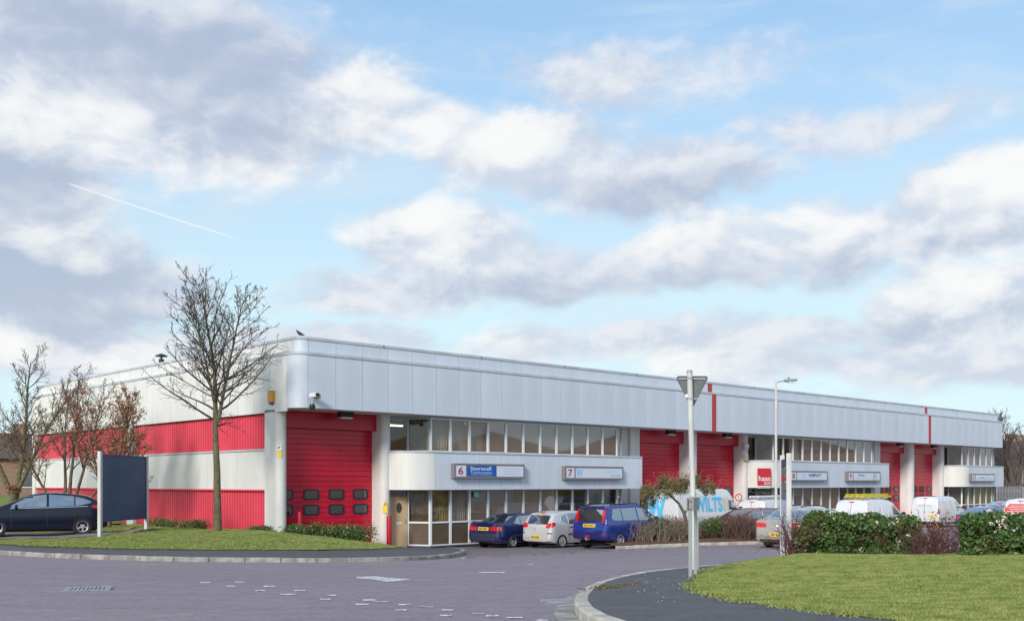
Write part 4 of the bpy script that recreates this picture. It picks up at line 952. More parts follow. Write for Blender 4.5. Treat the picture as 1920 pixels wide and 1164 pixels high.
# 5 gold saloon
gold = paint('gold_beige_paint', (.43,.37,.315), (.40,.345,.29), .35)
def det_gold(patch, root, cast, off, H2):
    side_glass(patch, [[(1.05,1.06,1.09),(1.35,1.0,1.30),(1.5,1.0,1.34)],[(1.55,1.0,1.34),(2.4,.99,1.40)],[(2.48,.99,1.40),(3.0,.98,1.34),(3.5,.97,1.06)]], handles=(1.6,2.55), zh=.86)
    patch('rear_window', [(-.60,1.08,1.37),(.60,1.08,1.37)], 'B', M_cglass, rows=6, sub=6); patch('windscreen', [(-.64,1.02,1.40),(.64,1.02,1.40)], 'F', M_cglass)
    for sg in (-1, 1):
        patch('tail_lamp', [(sg*.42,.80,.93),(sg*.66,.78,.95),(sg*.83,.80,.95)], 'B', M_tail, rows=3, sub=4); patch('tail_lamp', [(.05,.82,.95),(.30,.88,.94)], 'L' if sg > 0 else 'R', M_tail, rows=2, sub=2); patch('headlamp', [(sg*.42,.64,.76),(sg*.8,.64,.78)], 'F', M_head)
    plate(patch, -.27, .27, .47, .59, '~', root, cast); MB().lathe([(.03,0),(.05,0),(.05,.015),(.03,.015)], 12, 'y').build('badge', M_chrome, root).location = (-off,0,.86)
    patch('bumper_trim', [(-.82,.30,.36),(.82,.30,.36)], 'B', M_trim, rows=1, sub=8, offs_=.012); patch('chrome_strip', [(-.80,.655,.67),(.80,.655,.67)], 'B', M_chrome, rows=1, sub=8); seam(patch, (1.52,2.44,3.5), .32, 1.0); mirror(root, off, H2, 3.35, 1.02, gold)
car('saloon_car', 'gold beige saloon car parked left of the flowering hedge', 'car', place(1456, 37.4, R(50), 4.76), R(50),
    dict(L=4.76, W=1.82, r=.32, wx=(1.02,3.73), paint=gold, belt=[(0,.96),(1,1.0),(3.6,.97),(4.76,.85)], spokes=9, detail=det_gold, rear_taper=.12,
         top=[(0,.55),(.02,.70),(.07,.94),(.14,1.05),(.32,1.075),(.62,1.085),(1.35,1.40),(1.8,1.465),(2.4,1.47),(2.9,1.41),(3.65,1.03),(4.3,.90),(4.6,.75),(4.73,.6),(4.76,.46)]))
# 6 white panel van with blue lettering
wht = paint('white_paint', (.68,.69,.71), (.64,.655,.68))
def det_van(patch, root, cast, off, H2):
    side_glass(patch, [[(4.0,1.38,1.86),(4.62,1.36,1.82),(5.08,1.34,1.44)]], handles=(4.05,), zh=1.1)
    patch('windscreen', [(-.72,1.35,1.95),(.72,1.35,1.95)], 'F', M_cglass)
    for sg in (-1, 1):
        patch('tail_lamp', [(sg*.80,.75,1.15),(sg*.93,.75,1.15)], 'B', M_tail, rows=3, sub=2); patch('headlamp', [(sg*.5,.75,.98),(sg*.85,.75,1.05)], 'F', M_head)
        patch('amber_lamp', [(sg*.80,.60,.73),(sg*.93,.60,.73)], 'B', M_amber, rows=1, sub=2)
    patch('rear_door_seam', [(-.008,.5,2.2),(.008,.5,2.2)], 'B', M_trim, rows=8, sub=1); seam(patch, (3.9,2.9), .5, 2.0); plate(patch, .2, .7, .62, .73, '', root, cast)
    # lettering on the side and on the rear doors
    def onside(body, x0, x1, z0, z1, m, **k):
        h, n = cast(((x0+x1)/2-off, -3, (z0+z1)/2), (0, 1, 0)); n = n if n.y < 0 else -n; X = Vector((1,0,0)); Z = Vector((0, n.y, n.z)).normalized(); Y = Z.cross(X); M = Matrix((X, Y, Z)).transposed().to_4x4(); M.translation = h+Z*.012
        text(body, x1-x0, z1-z0, M, m, root, depth=.006, **k)
    onside('WILTS', 1.30, 3.45, 1.30, 2.02, M_cyan, bold=.03); onside('electrical  wholesalers', 1.05, 3.62, .95, 1.13, M_faint)
    h, n = cast((-6, .35, 1.45), (1, 0, 0)); X = Vector((0,-1,0)); Z = Vector((-1,0,.02)).normalized(); Y = Z.cross(X); M = Matrix((X, Y, Z)).transposed().to_4x4(); M.translation = h+Vector((-.02,0,0))
    text('W', 1.15, 1.15, M, M_cyan, root, bold=.05, depth=.006)
    patch('picture_panel', [(3.48,1.32,1.98),(3.78,1.32,1.98)], 'R', mat('picture_print', (.42,.62,.66), .5, col2=(.70,.50,.33), scale=5), rows=2, sub=2); mirror(root, off, H2, 4.75, 1.45, M_trim)
car('panel_van', 'white high-roof panel van with pale blue WILTS lettering', 'van', place(1241, 48.6, R(42.5), 5.6), R(42.5),
    dict(L=5.6, W=1.97, r=.34, wx=(1.0,4.75), paint=wht, belt=[(0,1.25),(5.6,1.2)], tumble=.10, detail=det_van, rear_taper=.04, rear_round=.1, zb=.3, spokes=7,
         top=[(0,.6),(.01,1.0),(.02,1.8),(.035,2.30),(.08,2.375),(.25,2.40),(2.0,2.415),(3.75,2.41),(4.02,2.36),(4.2,2.22),(4.9,1.42),(5.35,1.18),(5.52,1.0),(5.58,.8),(5.6,.55)]))
# 7 dark red estate facing left
dred = paint('dark_red_paint', (.22,.008,.022), (.26,.01,.028))
def det_red(patch, root, cast, off, H2):
    side_glass(patch, [[(.35,1.05,1.30),(1.0,1.0,1.34)],[(1.08,1.0,1.36),(1.95,.99,1.38)],[(2.02,.99,1.38),(2.6,.98,1.30),(3.05,.97,1.05)]], handles=(1.15,2.1), zh=.85)
    patch('windscreen', [(-.62,1.0,1.36),(0,.99,1.38),(.62,1.0,1.36)], 'F', M_cglass, rows=6, sub=6); patch('rear_window', [(-.6,1.0,1.34),(.6,1.0,1.34)], 'B', M_cglass)
    for sg in (-1, 1): patch('headlamp', [(sg*.42,.62,.76),(sg*.78,.62,.78)], 'F', M_head); patch('tail_lamp', [(sg*.6,.75,1.0),(sg*.8,.75,1.0)], 'B', M_tail)
    seam(patch, (1.04,1.98,3.1), .32, 1.0); mirror(root, off, H2, 2.95, 1.0, dred)
hr = R(43+180-18); p0 = pt(1400, 960, 44.5)
car('estate_car', 'dark red estate car facing left in front of the lettered van', 'car', (p0.x, p0.y, zg(p0.x, p0.y)+.005), hr,
    dict(L=4.4, W=1.74, r=.31, wx=(.85,3.45), paint=dred, belt=[(0,.98),(3.2,.95),(4.4,.82)], spokes=7, detail=det_red,
         top=[(0,.55),(.02,.7),(.08,1.0),(.25,1.32),(.4,1.39),(1.2,1.43),(2.0,1.42),(2.4,1.37),(3.2,1.0),(3.95,.86),(4.25,.72),(4.38,.56),(4.4,.45)]))
# 8 white vans and further cars
def det_smallvan(rackk=None, logo=None):
    def fn(patch, root, cast, off, H2):
        side_glass(patch, [[(2.55,1.12,1.55),(3.0,1.10,1.50),(3.45,1.08,1.14)]], handles=(2.62,), zh=.95); patch('windscreen', [(-.66,1.1,1.6),(.66,1.1,1.6)], 'F', M_cglass)
        for sg in (-1, 1): patch('tail_lamp', [(sg*.74,.78,1.14),(sg*.86,.78,1.14)], 'B', M_tail, rows=3, sub=2); patch('tail_lamp', [(.03,.78,1.14),(.14,.80,1.10)], 'L' if sg > 0 else 'R', M_tail, rows=3, sub=2); patch('headlamp', [(sg*.45,.72,.88),(sg*.8,.72,.92)], 'F', M_head)
        patch('rear_door_seam', [(-.008,.45,1.66),(.008,.45,1.66)], 'B', M_trim, rows=8, sub=1); seam(patch, (1.35,2.45,3.5), .4, 1.5); patch('side_panel', [(.55,1.05,1.5),(1.25,1.05,1.54)], 'R', wht, rows=4, sub=3, offs_=.012); patch('side_panel', [(1.45,1.05,1.55),(2.35,1.05,1.58)], 'R', wht, rows=4, sub=3, offs_=.012)
        patch('brake_light', [(-.12,1.68,1.71),(.12,1.68,1.71)], 'B', M_tail, rows=1, sub=1, offs_=.02); plate(patch, -.7, -.2, .62, .73, '', root, cast); mirror(root, off, H2, 3.25, 1.15, M_trim)
        if logo: 
            h, n = cast((-6, 0, 1.3), (1,0,0)); X = Vector((0,-1,0)); Z = Vector((-1,0,.05)).normalized(); Y = Z.cross(X); M = Matrix((X,Y,Z)).transposed().to_4x4(); M.translation = h+Vector((-.015,0,0)); text(logo, .8, .14, M, M_faint, root)
        if rackk == 'ladder':
            for y in (-.45, .45): MB().box((.5-off,y-.02,1.80),(2.6-off,y+.02,1.86)).build('roof_bar', M_galv, root)
            for x in (.6, 1.5, 2.4): MB().box((x-off-.02,-.62,1.86),(x-off+.02,.62,1.89)).build('cross_bar', M_galv, root)
    return fn
vsp = lambda det, p=wht: dict(L=4.15, W=1.76, r=.31, wx=(.72,3.35), paint=p, belt=[(0,1.02),(3.4,1.02),(4.15,.9)], tumble=.18, detail=det, rear_taper=.06, rear_round=.14, zb=.26, spokes=7,
    top=[(0,.6),(.02,.95),(.06,1.35),(.14,1.68),(.26,1.78),(.8,1.825),(1.8,1.82),(2.4,1.77),(2.7,1.68),(3.5,1.12),(3.9,.95),(4.08,.8),(4.15,.5)])
kl = place(1594, 46.2, R(45), 4.15)
car('panel_van', 'white small van with yellow ladders on its roof behind the hedge', 'van', kl, R(45), vsp(det_smallvan('ladder')))
lad = empty('ladder', (kl[0]-.1, kl[1]-.1, kl[2]+1.90), R(45), label='yellow extension ladders lying on the small white van', category='ladder')
M_lad = mat('yellow_ladder', (.62,.50,.04), .6)
for y in (-.42,-.12,.12,.42):
    MB().box((-1.6,y-.02,0),(1.2,y+.02,.08)).build('stile', M_lad, lad); MB().box((-1.5,y-.02,.09),(.9,y+.02,.16)).build('stile', M_lad, lad)
for k in range(9):
    for y0 in (-.40,.14): MB().tube([(-1.6+k*.3,y0,.05),(-1.6+k*.3,y0+.26,.05)], .016, 6).build('rung', M_lad, lad)
car('panel_van', 'white small van with rear lettering, between the ladder van and the dark blue coupe', 'van', place(1733, 60.5, R(45), 4.15), R(45), vsp(det_smallvan(None, 'electrical')))
navy = paint('navy_paint', (.018,.032,.16), (.02,.04,.19), .3)
def det_coupe(patch, root, cast, off, H2):
    side_glass(patch, [[(.75,1.02,1.06),(1.3,.97,1.26),(1.9,.95,1.33)],[(1.97,.95,1.33),(2.5,.94,1.28),(3.05,.93,1.03)]], handles=(2.05,), zh=.82)
    patch('rear_window', [(-.6,1.0,1.30),(.6,1.0,1.30)], 'B', M_cglass, rows=6, sub=6); patch('windscreen', [(-.62,1.0,1.32),(.62,1.0,1.32)], 'F', M_cglass)
    for sg in (-1, 1): patch('tail_lamp', [(sg*.35,.80,.90),(sg*.62,.79,.93),(sg*.8,.80,.92)], 'B', M_tail, rows=2, sub=3); patch('headlamp', [(sg*.42,.6,.72),(sg*.76,.6,.74)], 'F', M_head)
    plate(patch, -.26, .26, .66, .77, '', root, cast); seam(patch, (1.94,3.1), .32, .95); mirror(root, off, H2, 2.95, .98, navy)
csp = lambda p: dict(L=4.3, W=1.76, r=.31, wx=(.85,3.45), paint=p, belt=[(0,.94),(3.2,.94),(4.3,.8)], spokes=8, detail=det_coupe,
    top=[(0,.55),(.02,.7),(.06,.92),(.12,.99),(.30,1.02),(1.25,1.34),(1.75,1.41),(2.3,1.39),(2.6,1.33),(3.3,.98),(3.9,.85),(4.15,.72),(4.27,.58),(4.3,.45)])
car('coupe_car', 'dark blue coupe with sloping rear window behind the hedge gap', 'car', place(1822, 51.5, R(45), 4.3), R(45), csp(navy))
slv2 = paint('grey_silver_paint', (.42,.45,.48), None, .3)
car('hatchback_car', 'pale silver hatchback just beyond the dark blue coupe', 'car', place(1868, 59, R(45), 3.98), R(45),
    dict(L=3.98, W=1.71, r=.30, wx=(.66,3.23), paint=slv2, belt=[(0,1.0),(.5,1.0),(3,.94),(3.98,.8)], detail=det_hatch, rear_taper=.16, rear_round=.22,
         top=[(0,.50),(.02,.62),(.05,.80),(.10,.96),(.30,1.30),(.42,1.40),(.9,1.52),(1.5,1.55),(2.0,1.53),(2.3,1.44),(3.05,1.02),(3.6,.88),(3.85,.74),(3.95,.58),(3.98,.45)]))
def det_redvan(patch, root, cast, off, H2):
    det_smallvan()(patch, root, cast, off, H2); patch('red_panel', [(-.72,1.12,1.56),(.72,1.12,1.56)], 'B', mat('orange_red_print', (.62,.07,.05), .5), rows=4, sub=6)
    for k in range(4): patch('print_stripe', [(-.62,1.18+.09*k,1.205+.09*k),(.62-.15*(k%2),1.18+.09*k,1.205+.09*k)], 'B', M_face, rows=1, sub=5, offs_=.012)
car('panel_van', 'white van with a red printed rear panel at the right edge', 'van', place(1912, 51, R(45), 4.15), R(45), vsp(det_redvan))
p0 = pt(1443, 950, 54)
wv = car('panel_van', 'white van carrying white pipes on its roof, right of the lettered van', 'van', (p0.x, p0.y, zg(p0.x,p0.y)), R(43+6), vsp(det_smallvan('ladder')))
pipes = empty('pipe_bundle', (p0.x, p0.y, zg(p0.x,p0.y)+1.90), R(49), label='white pipes strapped on a white van roof', category='pipes')
for k, y in enumerate((-.3,-.08,.12)): MB().tube([(-1.9,y,.06),(1.6,y,.06)], .055, 8).build('pipe', M_frame, pipes)
p0 = pt(1520, 950, 48.5)
def det_est(patch, root, cast, off, H2):
    det_red(patch, root, cast, off, H2)
    for sg in (-1,1): MB().tube([(.4-off,sg*.55,1.43),(.5-off,sg*.55,1.51),(2.2-off,sg*.55,1.50),(2.3-off,sg*.55,1.41)], .022, 6).build('roof_rail', M_trim, root)
car('estate_car', 'white estate car with dark roof rails behind the gold saloon', 'car', (p0.x, p0.y, zg(p0.x,p0.y)+.005), R(45),
    dict(L=4.5, W=1.76, r=.31, wx=(.85,3.5), paint=wht, belt=[(0,.98),(3.2,.95),(4.5,.82)], detail=det_est,
         top=[(0,.55),(.02,.7),(.08,1.0),(.25,1.38),(.4,1.45),(1.2,1.49),(2.0,1.48),(2.4,1.42),(3.2,1.0),(3.95,.86),(4.35,.72),(4.48,.56),(4.5,.45)]))
# ------------------------------------------------------------------ trees and plants
def tubes_np(paths, nsides):
    """paths: list of (points Nx3, radii N); returns verts, quad faces"""
    V = []; Fq = []; base = 0; an = np.arange(nsides)*2*PI/nsides
    for P, r in paths:
        P = np.asarray(P); n = len(P); d = np.gradient(P, axis=0); d /= np.linalg.norm(d, axis=1, keepdims=True)+1e-9
        ref = np.array((.31,.87,.38)) if abs(d[0] @ np.array((.31,.87,.38))) < .9 else np.array((1,0,0.))
        a = np.cross(d, ref); a /= np.linalg.norm(a, axis=1, keepdims=True)+1e-9; b = np.cross(d, a)
        ring = P[:, None]+(a[:, None]*np.cos(an)[None, :, None]+b[:, None]*np.sin(an)[None, :, None])*np.asarray(r)[:, None, None]
        V.append(ring.reshape(-1, 3)); i = np.arange(n-1)[:, None]*nsides; k = np.arange(nsides)[None]; k2 = (k+1) % nsides
        Fq.append(np.stack([base+i+k, base+i+k2, base+i+nsides+k2, base+i+nsides+k], -1).reshape(-1, 4)); base += n*nsides
    return np.concatenate(V), np.concatenate(Fq)
def bough(p, d, L, r0, r1, n, wander, up, rg):
    P = [np.array(p)]; d = np.array(d)/np.linalg.norm(d)
    for i in range(n):
        d = d+rg.normal(0, wander, 3)+np.array((0,0,up/n)); d /= np.linalg.norm(d); P.append(P[-1]+d*L/n)
    return np.array(P), np.linspace(r0, r1, n+1)
def side_dir(axis, ang, az, rg):
    axis = axis/np.linalg.norm(axis); ref = np.array((0,0,1.)) if abs(axis[2]) < .95 else np.array((1.,0,0)); a = np.cross(axis, ref); a /= np.linalg.norm(a); b = np.cross(axis, a)
    return axis*math.cos(ang)+(a*math.cos(az)+b*math.sin(az))*math.sin(ang)
def leaves(C, size, rg, asp=.55, m=None, name='foliage'):
    n = len(C); a = rg.normal(size=(n,3)); a /= np.linalg.norm(a, axis=1, keepdims=True); b = np.cross(a, rg.normal(size=(n,3))); b /= np.linalg.norm(b, axis=1, keepdims=True)
    s = size*rg.uniform(.6, 1.3, (n,1)); u, w = a*s, b*s*asp
    V = np.stack([C-u, C+w*.9-u*.1, C+u, C-w*.9-u*.1], 1).reshape(-1, 3); return fastmesh(name, V, np.arange(n*4).reshape(-1, 4), m)
def smooth_all(me):
    me.polygons.foreach_set('use_smooth', np.ones(len(me.polygons), dtype=bool)); return me
def bare_tree(name, label, base, seed, stems, prim, sec, ter, bark, twig, leafn=0, leafm=None, group=None, twig_r=.006, sub=.5, buds=False):
    """stems: list of (dir, length, r0, r1, start-fraction of boughs, bough length low, high, angle low, high)"""
    rg = np.random.default_rng(seed); root = empty(name, base, 0, label=label, category='tree')
    if group: root['group'] = group
    thick, mid, thin, tips = [], [], [], []
    for (d, L, r0, r1, st, l0, l1, a0, a1, org) in stems:
        P, rr_ = bough(org, d, L, r0, r1, 12, .035, .06, rg); thick.append((P, rr_)); az = rg.uniform(0, 6)
        for i in range(prim):
            f = st+(1-st)*(i+rg.uniform(0,.8))/prim; f = min(f, .985); k = f*12; j = int(k); p = P[j]+(P[min(j+1,12)]-P[j])*(k-j); ax = P[min(j+1,12)]-P[j]
            w = (f-st)/(1-st); az += 2.4+rg.normal(0,.3); Lb = (l0+(l1-l0)*w)*rg.uniform(.8,1.15); an = math.radians(a0+(a1-a0)*w+rg.normal(0,6))
            rb = min(np.interp(k, range(13), rr_)*.55, .012+.012*Lb); B, rb_ = bough(p, side_dir(ax, an, az, rg), Lb, rb, twig_r*1.1, 7, .07, .35, rg); mid.append((B, rb_))
            for q in range(sec):
                f2 = .18+.82*(q+rg.uniform(0,.9))/sec; k2 = min(f2*7, 6.95); j2 = int(k2); p2 = B[j2]+(B[j2+1]-B[j2])*(k2-j2); L2 = Lb*sub*(1.05-.6*f2)*rg.uniform(.6,1.2)
                T, rt = bough(p2, side_dir(B[j2+1]-B[j2], math.radians(rg.uniform(30,58)), rg.uniform(0,6.28), rg), L2, max(rb*.38*(1-.5*f2), twig_r), twig_r*.7, 5, .09, .35, rg); thin.append((T, rt)); tips.append(T[-1])
                for z in range(ter):
                    k3 = rg.uniform(.8, 4.9); j3 = int(k3); p3 = T[j3]+(T[j3+1]-T[j3])*(k3-j3)
                    U, ru = bough(p3, side_dir(T[j3+1]-T[j3], math.radians(rg.uniform(28,60)), rg.uniform(0,6.28), rg), L2*rg.uniform(.3,.6), twig_r*.8, twig_r*.5, 3, .12, .3, rg); thin.append((U, ru)); tips.append(U[-1]); tips.append(U[1])
    v, f = tubes_np(thick, 9); link('trunk', smooth_all(fastmesh('trunk', v, f, bark)), root)
    v, f = tubes_np(mid, 5); link('branches', smooth_all(fastmesh('branches', v, f, bark if not buds else twig)), root)
    v, f = tubes_np(thin, 3); link('crown', fastmesh('crown', v, f, twig), root)
    T = np.array(tips)
    if buds: link('buds', leaves(T+rg.normal(0,.01,T.shape), .022, rg, .7, twig, 'buds'), root, kind='stuff')
    if leafn:
        C = T[rg.integers(0, len(T), leafn)]+rg.normal(0, .06, (leafn,3)); C = C[(C[:,2] < np.percentile(T[:,2], 80)) | (rg.random(leafn) < .4)]; link('dead_leaves', leaves(C, .045, rg, .6, leafm, 'dead_leaves'), root, kind='stuff')
    return root
def ground_at(px, d): x = (px-960)/F*d; return Vector((x, d, gz(x, d)-.05))
tb = ground_at(408, 35.0)
bare_tree('bare_tree', 'tall bare pyramidal tree on the mound before the red side wall', tb, 11,
    [((-.015,.0,1), 8.35, .145, .02, .43, 3.1, 1.15, 70, 30, (0,0,0)), ((.17,.05,1), 4.3, .065, .016, .12, 2.2, .9, 60, 30, (.02,.0,3.75)), ((-.20,-.06,1), 4.0, .05, .014, .15, 2.0, .8, 58, 30, (.0,.0,3.85))], 25, 9, 3, M_barkg, M_twig, buds=True, twig_r=.0075, sub=.42)
lt = ground_at(28, 46)
bare_tree('bare_tree', 'bare forked tree with mossy bark at the left edge', lt, 5,
    [((-.42,0,1), 5.9, .13, .02, .30, 1.9, 1.0, 50, 32, (0,0,1.0)), ((.05,.2,1), 6.6, .13, .02, .28, 1.8, 1.0, 48, 30, (0,0,.9)), ((.45,-.1,1), 5.2, .10, .02, .25, 1.9, .9, 50, 32, (0,0,1.2)), ((0,0,1), 1.5, .20, .16, .9, .3, .2, 50, 40, (0,0,0))], 20, 9, 4, M_barkg, M_bark, 1600, M_leafr, twig_r=.010)
lt = ground_at(128, 42)
bare_tree('bare_tree', 'bare multi-stemmed tree spreading like a fan behind the black car', lt, 8,
    [((-.55,0,1), 4.6, .08, .012, .35, 1.5, .8, 44, 28, (0,0,.2)), ((-.22,.2,1), 5.6, .085, .012, .35, 1.5, .8, 42, 26, (0,0,.2)), ((.04,-.1,1), 5.9, .09, .012, .35, 1.5, .8, 42, 26, (0,0,.2)), ((.32,0,1), 5.4, .08, .012, .35, 1.5, .8, 42, 26, (0,0,.2)), ((.75,.1,1), 4.2, .06, .012, .35, 1.3, .7, 44, 28, (0,0,.2))], 15, 8, 4, M_bark, M_bark, 1300, M_leafr, twig_r=.0095)
lt = ground_at(205, 40)
bare_tree('russet_tree', 'tree with clinging russet leaves behind the blank sign board', lt, 9,
    [((-.22,0,1), 4.9, .07, .012, .35, 1.5, .8, 46, 28, (0,0,.2)), ((.06,.2,1), 5.0, .075, .012, .35, 1.6, .8, 48, 28, (0,0,.2)), ((.30,-.1,1), 4.9, .07, .012, .35, 1.6, .8, 50, 28, (0,0,.2))], 15, 8, 3, M_bark, M_bark, 5200, M_leafr, twig_r=.009)
rt = pt(1905, 905, 105); rt.z = -.5
bare_tree('bare_tree', 'large bare tree beyond the far end of the building', rt, 14,
    [((-.05,0,1), 9.2, .50, .05, .40, 3.6, 1.9, 52, 30, (0,0,0)), ((.20,0,1), 6.5, .26, .04, .25, 3.0, 1.5, 48, 30, (.1,0,3.0)), ((-.75,0,1), 4.6, .24, .05, .4, 1.8, 1.0, 50, 36, (-.1,0,2.0)), ((-.32,.1,1), 5.8, .20, .04, .3, 2.4, 1.3, 45, 30, (0,0,4.0))], 16, 7, 3, M_twig, M_twig, twig_r=.020)
def cloud_pts(boxes, n, rg, jit=.5):
    """points in the outer part of lumpy ellipsoids (cx,cy,cz,rx,ry,rz,weight)"""
    w = np.array([b[6] for b in boxes]); idx = rg.choice(len(boxes), n, p=w/w.sum()); B = np.array([b[:6] for b in boxes])[idx]
    d = rg.normal(size=(n,3)); d /= np.linalg.norm(d, axis=1, keepdims=True); r = rg.uniform(0, 1, (n,1))**(jit)
    return B[:, :3]+d*r*B[:, 3:6]
def stems_fan(n, h, spread, rg, r=.008, base=(0,0,0), wander=.14, width=(.2,.2)):
    out = []
    for _ in range(n):
        p = np.array(base)+np.array((rg.normal(0, width[0]), rg.normal(0, width[1]), 0)); d = np.array((rg.normal(0, spread), rg.normal(0, spread), 1.0))
        P, rr_ = bough(p, d, h*rg.uniform(.6,1.15), r*1.5, r*.5, 6, wander, .1, rg); out.append((P, rr_))
        for k in range(4):
            j = rg.integers(1, 6); Q, rq = bough(P[j], side_dir(P[j]-P[j-1], math.radians(rg.uniform(30,70)), rg.uniform(0,6.28), rg), h*rg.uniform(.2,.5), r*.8, r*.4, 4, .15, .1, rg); out.append((Q, rq))
    return out
def shrub(name, label, loc, rz, boxes, n, size, leafm, twigm, seed, twigs=40, th=.8, spread=.35, width=(.3,.3), cat='shrub', blossom=0, group=None, tw_r=.008, by=0.0):
    rg = np.random.default_rng(seed); root = empty(name, loc, rz, label=label, category=cat)
    if group: root['group'] = group
    if twigs:
        v, f = tubes_np(stems_fan(twigs, th, spread, rg, tw_r, (0,by,-.03), .14, width), 3); link('stems', fastmesh('stems', v, f, twigm), root)
    if n:
        C = cloud_pts(boxes, n, rg); C = C[C[:,2] > .01]; link('foliage', leaves(C, size, rg, .6, leafm), root, kind='stuff')
    if blossom:
        C = cloud_pts([(b[0],b[1],b[2],b[3]*1.03,b[4]*1.03,b[5]*1.03,rg.random()**4) for b in boxes], blossom, rg, .12); C = C[C[:,2] > .12]
        C = np.repeat(C, 14, 0)+rg.normal(0, .028, (len(C)*14,3)); link('blossom', leaves(C, .027, rg, .9, M_blos, 'blossom'), root, kind='stuff')
    return root
# clipped low shrubs at the foot of the walls
def lump(L_, w, h, n, rg): return [(rg.uniform(-L_/2, L_/2), rg.uniform(-w/4, w/4), h*rg.uniform(.3,.5), rg.uniform(.22,.42), w/2, h*rg.uniform(.45,.62), 1.0) for _ in range(n)]
rg = np.random.default_rng(3)
for px, d, L_, h, lab, sd_ in ((305, 41.4, 1.9, .50, 'low dark shrub by the blank sign board', 21), (362, 40.0, 1.6, .48, 'low dark shrub left of the tall tree trunk', 22), (488, 37.4, .9, .36, 'small low shrub at the corner column', 23)):
    p = ground_at(px, d); shrub('low_shrub', lab, p, R(133), lump(L_, .8, h, 9, rg), 2600, .035, M_leafy, M_bark, sd_, 20, h*.8, .5, (L_/4,.15), group='low shrubs along the side wall')
for px, d, L_, h, lab, sd_, lm in ((552, 38.2, 1.0, .55, 'low shrub nearest the corner column before the red door', 24, M_leaf), (588, 38.4, 1.4, .72, 'rounded evergreen shrub second from the corner column', 25, M_leafy), (632, 39.0, 1.3, .66, 'speckled low shrub before the nearest red door', 26, M_leafy), (664, 39.3, 1.25, .85, 'round dark shrub beside the second column', 27, M_leaf)):
    p = ground_at(px, d); shrub('low_shrub', lab, p, BROT, lump(L_, 1.0, h, 10, rg), 4200, .036, lm, M_bark, sd_, 25, h*.8, .45, (L_/4,.2), group='low shrubs before the nearest red door')
# planted bed: twiggy shrubs, evergreen, red-brown bush and the leaning tree
BP = resample(pb, n=300)
def bed_at(px, w=.55):
    p = min(BP, key=lambda q: abs((q.x+VX*1.75*w)/(q.y+VY*1.75*w)*F+960-px)); x, y = p.x+VX*1.75*w, p.y+VY*1.75*w; return Vector((x, y, gz(x, y)-.02))
for px, lab, n, sz, lm, tm, sd_, h, wd, tw in ((1204,'bare grey-brown twiggy shrub at the near end of the planted bed',500,.035,M_leaf2,M_twigb,31,.85,(.42,.28),170),(1238,'tangled twiggy shrub with sparse green leaves in the bed',1500,.035,M_leafy,M_twigb,32,.95,(.42,.28),150),(1270,'brown twiggy shrub beneath the leaning tree',700,.035,M_leaf2,M_twigb,33,.9,(.38,.28),150),
        (1338,'rounded dark green bush in the planted bed',5200,.032,M_leafy,M_bark,34,.85,(.3,.28),30),(1388,'dense red-brown twiggy bush right of the green bush',300,.03,M_leafr,mat('purple_twig',(.12,.07,.065),.9,col2=(.20,.12,.10),scale=4,island=.6),35,1.0,(.40,.3),420),(1418,'glossy evergreen shrub with pale flowers at the bed end',3200,.04,M_leaf,M_bark,36,.95,(.25,.25),30)):
    p = bed_at(px); bx = [(rg.normal(0,wd[0]*.8), rg.normal(0,wd[1]*.6), h*rg.uniform(.45,.62), .34, .32, h*.42, 1) for _ in range(8)]
    shrub('bed_shrub', lab, p, BROT, bx, n, sz, lm, tm, sd_, tw, h, .36, wd, blossom=18 if px == 1418 else 0, tw_r=.007)
# leaning small tree over the bed
p = bed_at(1287, .75); root = empty('leaning_tree', p, 0, label='small leaning evergreen tree with flat olive crown before the lettered van', category='tree'); rg = np.random.default_rng(44)
k = p.y/F
tr_ = np.array([(0,0,-.05),(-.02,0,.7),(-.08,.02,1.05),(-.30,.03,1.45),(-.62,.05,1.75),(-.95,.05,1.95)]); br2 = np.array([(-.08,.02,1.05),(.10,.0,1.30),(.28,.05,1.62),(.42,.1,1.85)])
v, f = tubes_np([(tr_, np.array((.085,.075,.07,.055,.04,.02))), (br2, np.array((.05,.04,.03,.015)))], 8); link('trunk', smooth_all(fastmesh('trunk', v, f, M_bark)), root)
bxs = [(-1.55,0,1.55,.50,.5,.38,1.1),(-1.15,.1,1.80,.55,.6,.40,1.5),(-.70,0,2.02,.58,.65,.40,1.7),(-.20,0,2.10,.55,.65,.38,1.6),(.25,.1,2.0,.45,.6,.38,1.1),(.50,0,1.75,.32,.4,.35,.6),(-.45,0,1.75,.7,.6,.25,1.0),(-1.75,0,1.25,.28,.4,.38,.5)]
bxs = [(b[0]*1.02+.1, b[1], b[2]+.22, b[3]*1.05, b[4], b[5]*1.05, b[6]) for b in bxs]; 
bxs = [(b[0]+rg.normal(0,.26), b[1]+rg.normal(0,.2), b[2]+rg.normal(0,.13), b[3]*rg.uniform(.35,.7), b[4]*rg.uniform(.4,.8), b[5]*rg.uniform(.45,.9), 1.0) for b in bxs for _ in range(4)]; C = cloud_pts(bxs, 8500, rg, .6); link('crown', leaves(C, .036, rg, .6, M_leaf2), root, kind='stuff')
paths = []
for b in bxs:
    for _ in range(6):
        q = cloud_pts([b], 1, rg, .8)[0]; P, rr_ = bough(q-np.array((0,0,.2)), (rg.normal(0,.5), rg.normal(0,.5), 1), rg.uniform(.35,.75), .008, .004, 4, .15, .1, rg); paths.append((P, rr_))
v, f = tubes_np(paths, 3); link('twigs', fastmesh('twigs', v, f, M_twigb), root)
tips = np.array([P[-1] for P, _ in paths]); link('tip_leaves', leaves(np.repeat(tips, 3, 0)+rg.normal(0,.05,(len(tips)*3,3)), .03, rg, .6, M_leafr), root, kind='stuff')
